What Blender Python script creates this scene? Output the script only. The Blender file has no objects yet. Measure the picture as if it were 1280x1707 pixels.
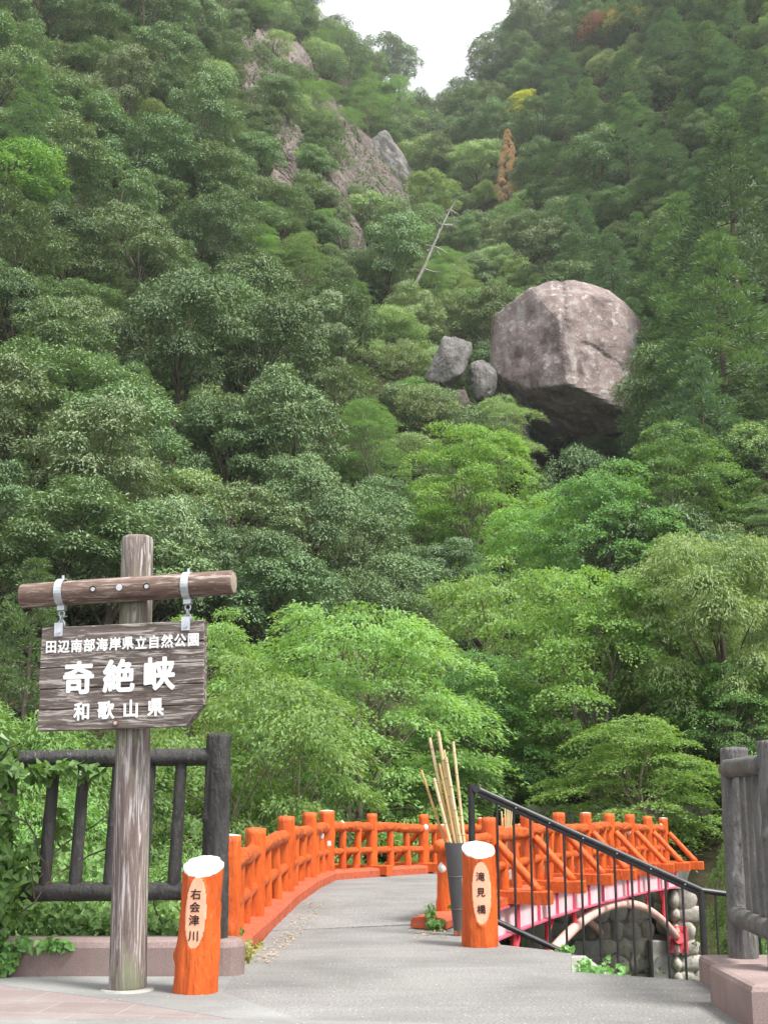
import bpy, math, random
import numpy as np
from mathutils import Vector, Matrix, noise
R = math.radians
S = bpy.context.scene
COL = S.collection
# ------------------------------------------------------------------ camera
F_PX, PITCH, EYE = 2100.0, R(12.66), 1.2
cam = bpy.data.objects.new('camera', bpy.data.cameras.new('camera'))
COL.objects.link(cam)
cam.location = (0, 0, EYE)
cam.rotation_euler = (math.pi/2 + PITCH, 0, 0)
cam.data.sensor_fit = 'VERTICAL'
cam.data.sensor_height = 36
cam.data.lens = 36*F_PX/1707
cam.data.clip_end = 3000
S.camera = cam
# ------------------------------------------------------------------ light
SUN_EL, SUN_AZ = R(58), R(125)          # azimuth clockwise from +Y: the sun stands behind the viewer's right shoulder
w = bpy.data.worlds.new('World'); S.world = w; w.use_nodes = True
nt = w.node_tree; bg = nt.nodes['Background']
sky = nt.nodes.new('ShaderNodeTexSky'); sky.sky_type = 'NISHITA'; sky.sun_disc = False
sky.sun_elevation = SUN_EL; sky.sun_rotation = SUN_AZ
sky.air_density = 1.0; sky.dust_density = 5.0; sky.ozone_density = 1.0
hs = nt.nodes.new('ShaderNodeHueSaturation'); hs.inputs['Saturation'].default_value = 0.3
nt.links.new(sky.outputs[0], hs.inputs['Color']); 
cn = nt.nodes.new('ShaderNodeTexNoise'); cn.inputs['Scale'].default_value = 2.2; cn.inputs['Detail'].default_value = 6
cr = nt.nodes.new('ShaderNodeMapRange'); cr.inputs[1].default_value = .35; cr.inputs[2].default_value = .6; cr.inputs[3].default_value = .62; cr.inputs[4].default_value = .9
nt.links.new(cn.outputs[0], cr.inputs[0])
cm = nt.nodes.new('ShaderNodeMix'); cm.data_type = 'RGBA'; cm.inputs[7].default_value = (4.1, 4.15, 4.25, 1)    # bright thin cloud
nt.links.new(cr.outputs[0], cm.inputs[0]); nt.links.new(hs.outputs[0], cm.inputs[6]); nt.links.new(cm.outputs[2], bg.inputs[0])
bg.inputs[1].default_value = 0.12
sl = bpy.data.lights.new('sun', 'SUN'); sl.energy = 2.0; sl.angle = R(14); sl.color = (1, .97, .92)
so = bpy.data.objects.new('sun', sl); COL.objects.link(so)
sd = Vector((math.sin(SUN_AZ)*math.cos(SUN_EL), math.cos(SUN_AZ)*math.cos(SUN_EL), math.sin(SUN_EL)))
so.rotation_euler = sd.to_track_quat('Z', 'Y').to_euler()
S.view_settings.view_transform = 'Standard'; S.view_settings.look = 'None'
S.view_settings.exposure = 1.75; S.view_settings.gamma = 1
S.render.engine = 'CYCLES'
cy = S.cycles
cy.max_bounces = 6; cy.diffuse_bounces = 3; cy.glossy_bounces = 2; cy.transmission_bounces = 4; cy.volume_bounces = 1
cy.transparent_max_bounces = 4; cy.caustics_reflective = False; cy.caustics_refractive = False

# ------------------------------------------------------------------ camera-to-world helpers used while measuring
cp, sp = math.cos(PITCH), math.sin(PITCH)
def ray(px, py):
    v = (853.5-py)/F_PX
    return (px-640)/F_PX, cp - v*sp, sp + v*cp
def at(px, py, y):
    dx, dy, dz = ray(px, py); t = y/dy
    return Vector((dx*t, y, EYE+dz*t))
def ground(px, py, z=0.0):
    dx, dy, dz = ray(px, py); t = (z-EYE)/dz
    return Vector((dx*t, dy*t, z))
def proj(x, y, z):
    d = y*cp + (z-EYE)*sp; u = (z-EYE)*cp - y*sp
    return 640+F_PX*x/d, 853.5-F_PX*u/d

# ------------------------------------------------------------------ object helpers
def props(o, label=None, cat=None, group=None, kind=None):
    if label: o['label'] = label
    if cat: o['category'] = cat
    if group: o['group'] = group
    if kind: o['kind'] = kind
    return o
MI = {}
def thing(name, label, cat, loc=(0, 0, 0), rz=0.0, group=None, rot=None):
    o = bpy.data.objects.new(name, None); COL.objects.link(o)
    o.empty_display_size = .1
    o.location = loc; o.rotation_euler = rot if rot else (0, 0, rz)
    MI[o.name] = (Matrix.Translation(Vector(loc)) @ (Matrix.Rotation(rz, 4, 'Z') if not rot else
                  __import__('mathutils').Euler(rot).to_matrix().to_4x4())).inverted()
    return props(o, label, cat, group)

class MB:
    def __init__(s): s.V = []; s.F = []; s.M = []
    def add(s, V, F, m=0):
        b = len(s.V); s.V.extend([tuple(v) for v in V]); s.F.extend([tuple(i+b for i in f) for f in F])
        s.M.extend(m if isinstance(m, list) else [m]*len(F)); return s
    def box(s, lo, hi, m=0, bev=0.0):
        x0, y0, z0 = lo; x1, y1, z1 = hi
        if bev <= 0:
            V = [(x, y, z) for z in (z0, z1) for y in (y0, y1) for x in (x0, x1)]
            F = [(0, 2, 3, 1), (4, 5, 7, 6), (0, 1, 5, 4), (2, 6, 7, 3), (0, 4, 6, 2), (1, 3, 7, 5)]
            return s.add(V, F, m)
        return s.prism([(x0, y0), (x1, y0), (x1, y1), (x0, y1)], z0, z1, m, bev)
    def prism(s, P, z0, z1, m=0, bev=0.0):
        n = len(P)
        a = sum(P[i][0]*P[(i+1) % n][1]-P[(i+1) % n][0]*P[i][1] for i in range(n))
        if a < 0: P = P[::-1]
        def inset(d):
            out = []
            for i in range(n):
                p, q, r = Vector(P[i-1]), Vector(P[i]), Vector(P[(i+1) % n])
                e1 = (q-p).normalized(); e2 = (r-q).normalized()
                n1 = Vector((-e1.y, e1.x)); n2 = Vector((-e2.y, e2.x)); b = n1+n2
                k = max(.25, b.dot(n1)); out.append(q+b*(d/k))
            return out
        L = [(P, z0), (P, z1)] if bev <= 0 else [(P, z0), (P, z1-bev), (inset(bev*.3), z1-bev*.3), (inset(bev), z1)]
        V = []; F = []
        for Q, z in L: V += [(q[0], q[1], z) for q in Q]
        for k in range(len(L)-1):
            for i in range(n): F.append((k*n+i, k*n+(i+1) % n, (k+1)*n+(i+1) % n, (k+1)*n+i))
        F.append(tuple(range((len(L)-1)*n, len(L)*n))); F.append(tuple(range(n-1, -1, -1)))
        return s.add(V, F, m)
    def tube(s, pts, rad, seg=8, m=0, caps=True):
        V, F = tube(pts, rad, seg, caps); return s.add(V, F, m)
    def build(s, name, mats, parent=None, smooth=False, world=True):
        me = bpy.data.meshes.new(name)
        V = s.V
        if parent is not None and world:
            Mx = MI[parent.name]; V = [tuple(Mx @ Vector(v)) for v in V]
        me.from_pydata(V, [], s.F)
        mats = mats if isinstance(mats, (list, tuple)) else [mats]
        for mm in mats: me.materials.append(mm)
        if any(s.M): me.polygons.foreach_set('material_index', s.M)
        if smooth: me.polygons.foreach_set('use_smooth', [True]*len(me.polygons))
        me.update()
        o = bpy.data.objects.new(name, me); COL.objects.link(o)
        if parent is not None:
            o.parent = parent; MI[o.name] = MI[parent.name]
        return o

def tube(pts, rad, seg=8, caps=True):
    pts = [Vector(p) for p in pts]; n = len(pts)
    if not hasattr(rad, '__len__'): rad = [rad]*n
    V = []; F = []
    t0 = (pts[1]-pts[0]).normalized()
    u = t0.orthogonal().normalized()
    for i in range(n):
        t = (pts[min(i+1, n-1)]-pts[max(i-1, 0)]).normalized()
        u = (u - t*u.dot(t)).normalized(); v = t.cross(u)
        for k in range(seg):
            a = 2*math.pi*k/seg
            V.append(pts[i] + (u*math.cos(a)+v*math.sin(a))*rad[i])
    for i in range(n-1):
        for k in range(seg):
            F.append((i*seg+k, i*seg+(k+1) % seg, (i+1)*seg+(k+1) % seg, (i+1)*seg+k))
    if caps:
        F.append(tuple(range(seg-1, -1, -1))); F.append(tuple(range((n-1)*seg, n*seg)))
    return V, F
def qmesh(name, V, mats, mi=None, parent=None):
    """mesh of separate quads from an (N*4,3) array"""
    n = len(V)//4; me = bpy.data.meshes.new(name)
    me.vertices.add(n*4); me.vertices.foreach_set('co', np.ascontiguousarray(V, dtype=np.float32).ravel())
    me.loops.add(n*4); me.loops.foreach_set('vertex_index', np.arange(n*4, dtype=np.int32))
    me.polygons.add(n); me.polygons.foreach_set('loop_start', np.arange(0, n*4, 4, dtype=np.int32))
    for m in (mats if isinstance(mats, (list, tuple)) else [mats]): me.materials.append(m)
    if mi is not None: me.polygons.foreach_set('material_index', np.asarray(mi, dtype=np.int32))
    me.update(calc_edges=True)
    return me
def nz(x, y, z, sc=1.0, oct=3):
    return noise.fractal(Vector((x*sc, y*sc, z*sc)), 1.0, 2.0, oct)

# ------------------------------------------------------------------ materials
def mat(name):
    m = bpy.data.materials.new(name); m.use_nodes = True
    t = m.node_tree; return m, t, t.nodes, t.links, t.nodes['Principled BSDF']
def noise_node(N, L, scale, detail=5, rough=.6, vec=None, dist=0.0):
    n = N.new('ShaderNodeTexNoise'); n.inputs['Scale'].default_value = scale; n.inputs['Detail'].default_value = detail
    n.inputs['Roughness'].default_value = rough; n.inputs['Distortion'].default_value = dist
    if vec is not None: L.new(vec, n.inputs['Vector'])
    return n.outputs['Fac']
def ramp(N, L, fac, stops, interp='LINEAR'):
    r = N.new('ShaderNodeValToRGB'); e = r.color_ramp; e.interpolation = interp
    while len(e.elements) < len(stops): e.elements.new(.5)
    for el, (p, c) in zip(e.elements, stops):
        el.position = p; el.color = (*c, 1) if hasattr(c, '__len__') else (c, c, c, 1)
    L.new(fac, r.inputs[0]); return r.outputs[0]
def mixc(N, L, fac, a, b, mode='MIX'):
    x = N.new('ShaderNodeMix'); x.data_type = 'RGBA'; x.blend_type = mode
    for s, v in ((x.inputs[0], fac), (x.inputs[6], a), (x.inputs[7], b)):
        if hasattr(v, 'links'): L.new(v, s)
        elif hasattr(v, '__len__'): s.default_value = (*v, 1)
        else: s.default_value = v
    return x.outputs[2]
def mathn(N, L, op, a, b=0.0):
    x = N.new('ShaderNodeMath'); x.operation = op
    for s, v in ((x.inputs[0], a), (x.inputs[1], b)):
        if hasattr(v, 'links'): L.new(v, s)
        else: s.default_value = v
    return x.outputs[0]
def mapping(N, L, scale, src='Object', rot=(0, 0, 0)):
    tc = N.new('ShaderNodeTexCoord'); mp = N.new('ShaderNodeMapping')
    mp.inputs['Scale'].default_value = scale; mp.inputs['Rotation'].default_value = rot
    L.new(tc.outputs[src], mp.inputs['Vector']); return mp.outputs[0]
def bump(N, L, P, h, strength=.4, dist=.01):
    b = N.new('ShaderNodeBump'); b.inputs['Strength'].default_value = strength; b.inputs['Distance'].default_value = dist
    L.new(h, b.inputs['Height']); L.new(b.outputs[0], P.inputs['Normal']); return b

def m_simple(name, c0, c1, scale=6, rough=.7, spec=.3, bs=.3, bd=.01, mscale=(1, 1, 1), metal=0.0, lo=.35, hi=.65):
    m, t, N, L, P = mat(name)
    v = mapping(N, L, mscale); f = noise_node(N, L, scale, 6, .65, v)
    L.new(ramp(N, L, f, [(lo, c0), (hi, c1)]), P.inputs['Base Color'])
    P.inputs['Roughness'].default_value = rough; P.inputs['Specular IOR Level'].default_value = spec; P.inputs['Metallic'].default_value = metal
    g = noise_node(N, L, scale*4, 5, .7, v); bump(N, L, P, g, bs, bd); return m

def m_leaf(name, c0, c1, trans=.3, tcol=None, rough=.6, spec=.28, scale=.9, sat=.86, val=1.55):
    """leaf: two greens varied from clump to clump, from leaf to leaf and from tree to tree, with some light passing through"""
    m, t, N, L, P = mat(name)
    geo = N.new('ShaderNodeNewGeometry'); oi = N.new('ShaderNodeObjectInfo')
    f = noise_node(N, L, scale, 3, .6, geo.outputs['Position'])
    f2 = mathn(N, L, 'MULTIPLY', geo.outputs['Random Per Island'], .45)
    f3 = mathn(N, L, 'MULTIPLY', oi.outputs['Random'], .45)
    s = mathn(N, L, 'ADD', mathn(N, L, 'ADD', mathn(N, L, 'MULTIPLY', f, .9), f2), mathn(N, L, 'SUBTRACT', f3, .4))
    c = ramp(N, L, s, [(.12, c0), (.85, c1)])
    hsv = N.new('ShaderNodeHueSaturation'); L.new(c, hsv.inputs['Color'])
    L.new(mathn(N, L, 'ADD', mathn(N, L, 'MULTIPLY', oi.outputs['Random'], .035), .484), hsv.inputs['Hue']); hsv.inputs['Saturation'].default_value = sat; hsv.inputs['Value'].default_value = val
    c = hsv.outputs[0]
    L.new(c, P.inputs['Base Color']); P.inputs['Roughness'].default_value = rough; P.inputs['Specular IOR Level'].default_value = spec
    tr = N.new('ShaderNodeBsdfTranslucent')
    tc = mixc(N, L, 1.0, c, tcol or (1.5, 1.5, .6), 'MULTIPLY'); L.new(tc, tr.inputs[0])
    mx = N.new('ShaderNodeMixShader'); mx.inputs[0].default_value = trans
    L.new(P.outputs[0], mx.inputs[1]); L.new(tr.outputs[0], mx.inputs[2])
    L.new(mx.outputs[0], N['Material Output'].inputs['Surface']); return m

M = {}
M['ever_dark'] = m_leaf('leaf_evergreen_dark', (.038, .074, .028), (.105, .168, .068), trans=.12)
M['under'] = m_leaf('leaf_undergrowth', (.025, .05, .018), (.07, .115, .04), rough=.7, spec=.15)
M['ever_mid'] = m_leaf('leaf_evergreen_mid', (.056, .105, .038), (.140, .212, .088), trans=.12)
M['ever_olive'] = m_leaf('leaf_evergreen_olive', (.070, .110, .045), (.165, .225, .105), trans=.12)
M['ever_pale'] = m_leaf('leaf_pale', (.115, .205, .06), (.26, .37, .13), val=1.2)
M['light'] = m_leaf('leaf_light', (.095, .155, .06), (.23, .31, .135), trans=.2)
M['conifer'] = m_leaf('leaf_conifer', (.042, .088, .038), (.110, .185, .080), trans=.12, rough=.6, spec=.25, val=1.45)
M['conifer_fresh'] = m_leaf('leaf_conifer_fresh', (.056, .118, .040), (.135, .225, .078), trans=.15, rough=.6, spec=.25, val=1.4)
M['pine'] = m_leaf('leaf_pine', (.065, .14, .05), (.165, .27, .095), trans=.2)
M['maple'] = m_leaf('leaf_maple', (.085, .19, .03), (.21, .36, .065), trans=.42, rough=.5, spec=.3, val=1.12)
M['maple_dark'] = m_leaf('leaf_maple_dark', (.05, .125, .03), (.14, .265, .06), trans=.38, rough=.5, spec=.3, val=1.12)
M['lime'] = m_leaf('leaf_lime', (.095, .205, .025), (.21, .335, .055), trans=.45, rough=.5, spec=.3, val=1.12)
M['cherry'] = m_leaf('leaf_cherry', (.10, .21, .045), (.24, .40, .10), trans=.42, rough=.5, spec=.3, val=1.12)
M['ivy'] = m_leaf('leaf_ivy', (.045, .125, .02), (.125, .26, .045), trans=.35, rough=.4, spec=.4, scale=5)
M['shrub'] = m_leaf('leaf_shrub', (.05, .12, .025), (.14, .25, .05), trans=.3, scale=4)
M['vivid'] = m_leaf('leaf_vivid', (.06, .17, .025), (.13, .29, .05))
M['brown_leaf'] = m_leaf('leaf_brown', (.24, .15, .08), (.42, .28, .15), trans=.2)
M['red_leaf'] = m_leaf('leaf_red', (.10, .03, .02), (.18, .06, .035), trans=.2)
M['yellow_leaf'] = m_leaf('leaf_yellow', (.25, .30, .03), (.42, .45, .06), trans=.3)
M['ochre_leaf'] = m_leaf('leaf_ochre', (.14, .14, .03), (.24, .22, .06), trans=.25)
M['bark'] = m_simple('bark', (.045, .036, .028), (.14, .115, .09), 7, .9, .1, .6, .03, (1, 1, .25))
M['bark_pale'] = m_simple('bark_pale', (.10, .085, .065), (.27, .24, .19), 9, .9, .1, .5, .02, (1, 1, .3))
M['deadwood'] = m_simple('dead_wood', (.20, .19, .17), (.40, .38, .35), 8, .9, .1, .4, .02, (1, 1, .3))
M['soil'] = m_simple('forest_floor', (.014, .014, .008), (.05, .045, .025), 1.2, 1, .05, .6, .1)

def m_rock(name, c_dark, c_mid, c_pale, sc=1.0, lichen=.5):
    m, t, N, L, P = mat(name)
    v = mapping(N, L, (sc, sc, sc)); vs = mapping(N, L, (sc*1.6, sc*1.6, sc*.28))
    a = noise_node(N, L, .45, 6, .6, v, .6); b = noise_node(N, L, 2.2, 8, .72, v); s = noise_node(N, L, .8, 5, .6, vs)
    c = ramp(N, L, a, [(.34, c_dark), (.5, c_mid), (.68, c_mid)])
    c = mixc(N, L, ramp(N, L, s, [(.5, 0.0), (.72, .55)]), c, c_pale)
    k = mathn(N, L, 'MULTIPLY', ramp(N, L, b, [(.54, 0.0), (.64, 1.0)]), ramp(N, L, a, [(.4, .1), (.56, lichen)]))
    c = mixc(N, L, k, c, c_pale)
    d = noise_node(N, L, 6.5, 6, .75, v)
    c = mixc(N, L, ramp(N, L, d, [(.60, 0.0), (.68, .75)]), c, (c_pale[0]*1.2, c_pale[1]*1.22, c_pale[2]*1.22))
    c = mixc(N, L, ramp(N, L, d, [(.30, .7), (.40, 0.0)]), c, (c_dark[0]*.45, c_dark[1]*.45, c_dark[2]*.45))
    L.new(c, P.inputs['Base Color']); P.inputs['Roughness'].default_value = .92; P.inputs['Specular IOR Level'].default_value = .15
    h = mathn(N, L, 'ADD', b, mathn(N, L, 'MULTIPLY', d, .5)); bump(N, L, P, h, .8, .12/sc)
    return m
M['boulder'] = m_rock('boulder_rock', (.095, .070, .066), (.235, .183, .170), (.50, .475, .455), 1.1, .9)
M['cliff'] = m_rock('cliff_rock', (.062, .050, .045), (.120, .096, .086), (.215, .195, .175), .45, .4)
M['cliff_pale'] = m_rock('cliff_pale_rock', (.095, .078, .068), (.165, .138, .122), (.30, .275, .25), .5, .45)
M['cliff_grey'] = m_rock('cliff_grey_rock', (.085, .080, .075), (.165, .157, .148), (.31, .30, .285), 1.2, .5)
M['stone'] = m_rock('field_stone', (.22, .205, .17), (.42, .40, .345), (.60, .58, .53), 3.0, .4)
M['mortar'] = m_simple('mortar', (.12, .115, .10), (.24, .23, .2), 12, .95, .1)

def m_concrete(name, c0, c1, blotch=.25, grit=True):
    m, t, N, L, P = mat(name)
    tc = N.new('ShaderNodeTexCoord'); v = tc.outputs['Object']
    a = noise_node(N, L, .9, 5, .6, v, .4); b = noise_node(N, L, 60, 3, .7, v); g = noise_node(N, L, 160, 2, .6, v)
    c = ramp(N, L, a, [(.33, c0), (.66, c1)])
    c = mixc(N, L, blotch, c, ramp(N, L, b, [(.36, .30), (.64, 1.15)]), 'MULTIPLY')
    sg = noise_node(N, L, 2.6, 6, .7, mapping(N, L, (.35, 1.6, 1)), .8); c = mixc(N, L, .5, c, ramp(N, L, sg, [(.3, .72), (.7, 1.12)]), 'MULTIPLY')
    if grit:
        vo = N.new('ShaderNodeTexVoronoi'); vo.inputs['Scale'].default_value = 26; L.new(v, vo.inputs['Vector'])
        dots = ramp(N, L, vo.outputs['Distance'], [(.10, 1.0), (.16, 0.0)])
        pick = N.new('ShaderNodeSeparateColor'); L.new(vo.outputs['Color'], pick.inputs[0])
        sel = mathn(N, L, 'MULTIPLY', dots, mathn(N, L, 'GREATER_THAN', pick.outputs[0], .72))
        c = mixc(N, L, mathn(N, L, 'MULTIPLY', sel, .7), c, (.66, .66, .64))
        seld = mathn(N, L, 'MULTIPLY', dots, mathn(N, L, 'LESS_THAN', pick.outputs[0], .16))
        c = mixc(N, L, mathn(N, L, 'MULTIPLY', seld, .45), c, (.12, .12, .12))
    L.new(c, P.inputs['Base Color']); P.inputs['Roughness'].default_value = .88; P.inputs['Specular IOR Level'].default_value = .25
    bump(N, L, P, mathn(N, L, 'ADD', b, g), .35, .004); return m
M['path'] = m_concrete('path_concrete', (.195, .191, .182), (.285, .28, .268), .65)
M['pale_concrete'] = m_concrete('pale_concrete', (.19, .19, .183), (.28, .28, .27), .2)
M['asphalt'] = m_concrete('road_asphalt', (.06, .06, .06), (.09, .09, .09))
M['concrete'] = m_simple('weathered_concrete', (.20, .195, .18), (.36, .35, .33), 4, .9, .2, .4, .01)
def m_granite(name, c0, c1):
    m, t, N, L, P = mat(name)
    tc = N.new('ShaderNodeTexCoord'); v = tc.outputs['Object']
    a = noise_node(N, L, 2.0, 5, .6, v); b = noise_node(N, L, 130, 3, .8, v)
    st = noise_node(N, L, 3, 5, .7, mapping(N, L, (1.5, 1.5, .4)))
    c = ramp(N, L, a, [(.3, c0), (.7, c1)])
    c = mixc(N, L, .55, c, ramp(N, L, b, [(.38, .35), (.62, 1.25)]), 'MULTIPLY')
    c = mixc(N, L, ramp(N, L, st, [(.5, 0.0), (.75, .5)]), c, (.13, .12, .10))
    L.new(c, P.inputs['Base Color']); P.inputs['Roughness'].default_value = .75
    bump(N, L, P, b, .25, .003); return m
M['granite'] = m_granite('pink_granite', (.20, .135, .125), (.32, .24, .225))

def m_paint(name, c0, c1, wear=(.75, .6, .5), wamt=.25, rough=.42, dirt=(.10, .02, .008), bs=.6, ms=(1, 1, 1), bd=.035):
    """paint over bark-textured cast concrete: grooves hold grime, ridges are worn"""
    m, t, N, L, P = mat(name)
    v = mapping(N, L, ms)
    a = noise_node(N, L, 9, 5, .6, v, .6); b = noise_node(N, L, 34, 6, .7, v, .4); d = noise_node(N, L, 3, 4, .7, v, .5)
    c = ramp(N, L, a, [(.32, c0), (.68, c1)])
    c = mixc(N, L, mathn(N, L, 'MULTIPLY', ramp(N, L, b, [(.60, 0.0), (.70, 1.0)]), mathn(N, L, 'MULTIPLY', ramp(N, L, d, [(.45, 0.0), (.62, 1.0)]), wamt)), c, wear)
    c = mixc(N, L, ramp(N, L, b, [(.30, .85), (.42, 0.0)]), c, dirt)
    L.new(c, P.inputs['Base Color']); P.inputs['Roughness'].default_value = rough; P.inputs['Specular IOR Level'].default_value = .4
    bump(N, L, P, mathn(N, L, 'ADD', a, mathn(N, L, 'MULTIPLY', b, .7)), bs, bd); return m
M['orange'] = m_paint('orange_paint', (.48, .075, .009), (.70, .130, .017), bs=.9, ms=(1, 1, .22))
M['orange_rail'] = m_paint('orange_rail_paint', (.48, .078, .010), (.72, .138, .018), bs=1.0, bd=.06)
M['orange_kerb'] = m_paint('orange_kerb_paint', (.33, .065, .03), (.52, .11, .045), wear=(.28, .25, .23), wamt=.9, rough=.7, dirt=(.10, .08, .07))
M['white_paint'] = m_simple('white_paint', (.62, .59, .54), (.76, .74, .70), 12, .5, .4, .2, .004)
M['peach'] = m_simple('peach_paint', (.72, .34, .22), (.80, .42, .28), 9, .55, .3, .2, .004)
M['pink'] = m_simple('pink_steel', (.68, .42, .46), (.80, .56, .58), 5, .5, .4, .1, .003, (1, 1, .4))
M['rose'] = m_simple('rose_steel', (.50, .07, .13), (.64, .12, .18), 6, .5, .4, .1, .003)
M['red'] = m_simple('red_steel', (.52, .03, .05), (.68, .07, .09), 6, .5, .4, .1, .003)
M['salmon'] = m_simple('salmon_steel', (.60, .33, .27), (.76, .50, .44), 5, .55, .35, .1, .003)
M['ink'] = m_simple('black_lettering', (.02, .012, .01), (.05, .025, .02), 20, .7, .2)
M['black_bark'] = m_paint('black_bark_concrete', (.026, .025, .024), (.060, .058, .055), wear=(.34, .34, .35), wamt=1.0, rough=.5, dirt=(.008, .008, .008), bs=1, ms=(1, 1, .3))
M['grey_bark'] = m_paint('grey_bark_concrete', (.085, .082, .078), (.18, .175, .168), wear=(.40, .40, .39), wamt=1.0, rough=.6, dirt=(.015, .015, .014), bs=1, ms=(1, 1, .3))
M['rail_black'] = m_simple('black_rail_paint', (.012, .012, .014), (.028, .028, .031), 10, .38, .5, .05, .002)
M['vase'] = m_simple('dark_grey_plastic', (.05, .051, .054), (.085, .086, .09), 4, .5, .4, .1, .003, (1, 1, .3))
M['cane'] = m_simple('bamboo', (.46, .34, .16), (.70, .58, .36), 14, .5, .35, .1, .002, (1, 1, .15))
M['cane_brown'] = m_simple('bamboo_aged', (.36, .21, .07), (.56, .38, .16), 14, .5, .35, .1, .002, (1, 1, .15))
M['cane_node'] = m_simple('bamboo_node', (.30, .21, .10), (.46, .36, .2), 20, .6, .3)
M['zinc'] = m_simple('galvanised_steel', (.42, .45, .48), (.62, .65, .68), 18, .42, .5, .15, .002, metal=.55)
M['rust'] = m_simple('rusty_washer', (.16, .06, .03), (.28, .11, .06), 20, .8, .2)
M['water'] = m_simple('water', (.02, .035, .03), (.05, .07, .06), 1.5, .08, .5, .4, .03)
M['letter_white'] = m_simple('white_letter_paint', (.42, .38, .35), (.80, .80, .79), 55, .65, .3, .3, .004, (.3, 1, 1), lo=.28, hi=.42)
M['gravel'] = m_simple('river_gravel', (.09, .085, .075), (.24, .23, .20), 5, .95, .1, .7, .05)

def m_wood(name, axis, base0, base1, pale, amount, moss=0.0):
    """weathered painted timber; grain runs along AXIS"""
    m, t, N, L, P = mat(name)
    sc = {'x': (.10, 1, 1), 'z': (1, 1, .055)}[axis]
    v = mapping(N, L, sc)
    g = noise_node(N, L, 38, 6, .7, v, 1.2); h = noise_node(N, L, 9, 4, .6, v, 1.5); a = noise_node(N, L, 16, 5, .7, v, .6)
    fine = noise_node(N, L, 110, 4, .7, v, .5)
    c = ramp(N, L, h, [(.3, base0), (.7, base1)])
    c = mixc(N, L, ramp(N, L, g, [(.30, .75), (.44, 0.0)]), c, (base0[0]*.35, base0[1]*.35, base0[2]*.35))
    peel = mathn(N, L, 'MULTIPLY', ramp(N, L, g, [(.50, 0.0), (.60, 1.0)]), ramp(N, L, a, [(.5-.25*amount, 0.0), (.72-.25*amount, 1.0)]))
    c = mixc(N, L, mathn(N, L, 'MULTIPLY', peel, .85), c, pale)
    c = mixc(N, L, ramp(N, L, fine, [(.62, 0.0), (.72, .6)]), c, pale)
    if moss > 0:
        ms = noise_node(N, L, 2.2, 4, .7, mapping(N, L, (1.6, 1.6, .7)))
        c = mixc(N, L, mathn(N, L, 'MULTIPLY', ramp(N, L, ms, [(.5, 0.0), (.62, 1.0)]), moss), c, (.20, .215, .135))
    L.new(c, P.inputs['Base Color']); P.inputs['Roughness'].default_value = .75; P.inputs['Specular IOR Level'].default_value = .25
    bump(N, L, P, mathn(N, L, 'ADD', g, fine), .6, .006); return m
M['post_wood'] = m_wood('weathered_post', 'z', (.105, .078, .070), (.20, .155, .142), (.50, .475, .465), .85, .8)
M['beam_wood'] = m_wood('weathered_beam', 'x', (.10, .062, .048), (.18, .12, .095), (.62, .55, .50), .30)
M['board_wood'] = m_wood('weathered_board', 'x', (.080, .062, .054), (.165, .132, .118), (.46, .42, .39), .95)
M['end_wood'] = m_simple('end_grain', (.22, .19, .15), (.36, .31, .25), 30, .85, .2)

# ------------------------------------------------------------------ terrain
PY = [-60, 5, 9.4, 10.8, 13, 15.3, 22, 23.5, 25.2, 30, 36, 45, 60, 80, 110, 150, 200, 260, 330, 420]
PZ = [-1.2, -.45, -.22, -.5, -1.7, -2.95, -3.0, -1.7, -.36, .3, 1.9, 5, 10.5, 21, 41, 69, 103, 146, 152, 120]
AY = [0, 20, 40, 80, 110, 150, 200, 260, 420]
AX = [0, 1, 4, 11.5, 13, 9.5, 8.5, 10, 10]
LY = [0, 24, 30, 40, 60, 80, 110, 150, 200, 260, 420]
LS = [0, 0, .3, .5, .62, .7, .95, 1.25, 1.35, 1.3, 1.0]
RS = [0, 0, .35, .75, 1.15, 1.1, 1.0, 1.0, 1.1, 1.25, 1.0]
def terr(x, y):
    x = np.asarray(x, float); y = np.asarray(y, float)
    z = np.interp(y, PY, PZ); a = np.interp(y, AY, AX)
    w0 = np.interp(y, [20, 60, 120, 260], [3, 3.5, 4, 6])
    d = x-a
    left = np.sqrt(np.maximum(0, -d-w0*.3)**2+1)-1; right = np.sqrt(np.maximum(0, d-w0*.5)**2+1)-1
    left = np.minimum(left, 90+0*left); right = np.minimum(right, 90+0*right)
    z = z + np.interp(y, LY, LS)*left + np.interp(y, LY, RS)*right
    k = np.interp(y, [20, 35, 120, 250], [0, .25, 1.2, 2.5])
    z = z + k*(np.sin(x*.21+y*.05)*np.cos(y*.13-x*.04)+.5*np.sin(x*.47+1.3)*np.sin(y*.39))
    # hollow under the boulder
    z = z - 4.2*np.exp(-(((x-10.2)/4.2)**2+((y-76.5)/3.6)**2))
    return z
def terr1(x, y): return float(terr(x, y))
def hit(px, py, lift=0.0, y0=20):
    dx, dy, dz = ray(px, py); y = y0
    while y < 330:
        if EYE+dz/dy*y < terr1(dx/dy*y, y)+lift: break
        y += .5
    return Vector((dx/dy*y, y, EYE+dz/dy*y))
def grid_mesh(name, xs, ys, zf, m, kind='structure'):
    X, Y = np.meshgrid(xs, ys); Z = zf(X, Y)
    V = np.stack([X, Y, Z], -1).reshape(-1, 3); nx, ny = len(xs), len(ys)
    F = [(j*nx+i, j*nx+i+1, (j+1)*nx+i+1, (j+1)*nx+i) for j in range(ny-1) for i in range(nx-1)]
    b = MB(); b.add(V, F); o = b.build(name, m, smooth=True); props(o, kind=kind); return o
xs = np.concatenate([np.linspace(-190, -32, 50), np.linspace(-30, 40, 141), np.linspace(43, 200, 50)])
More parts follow.
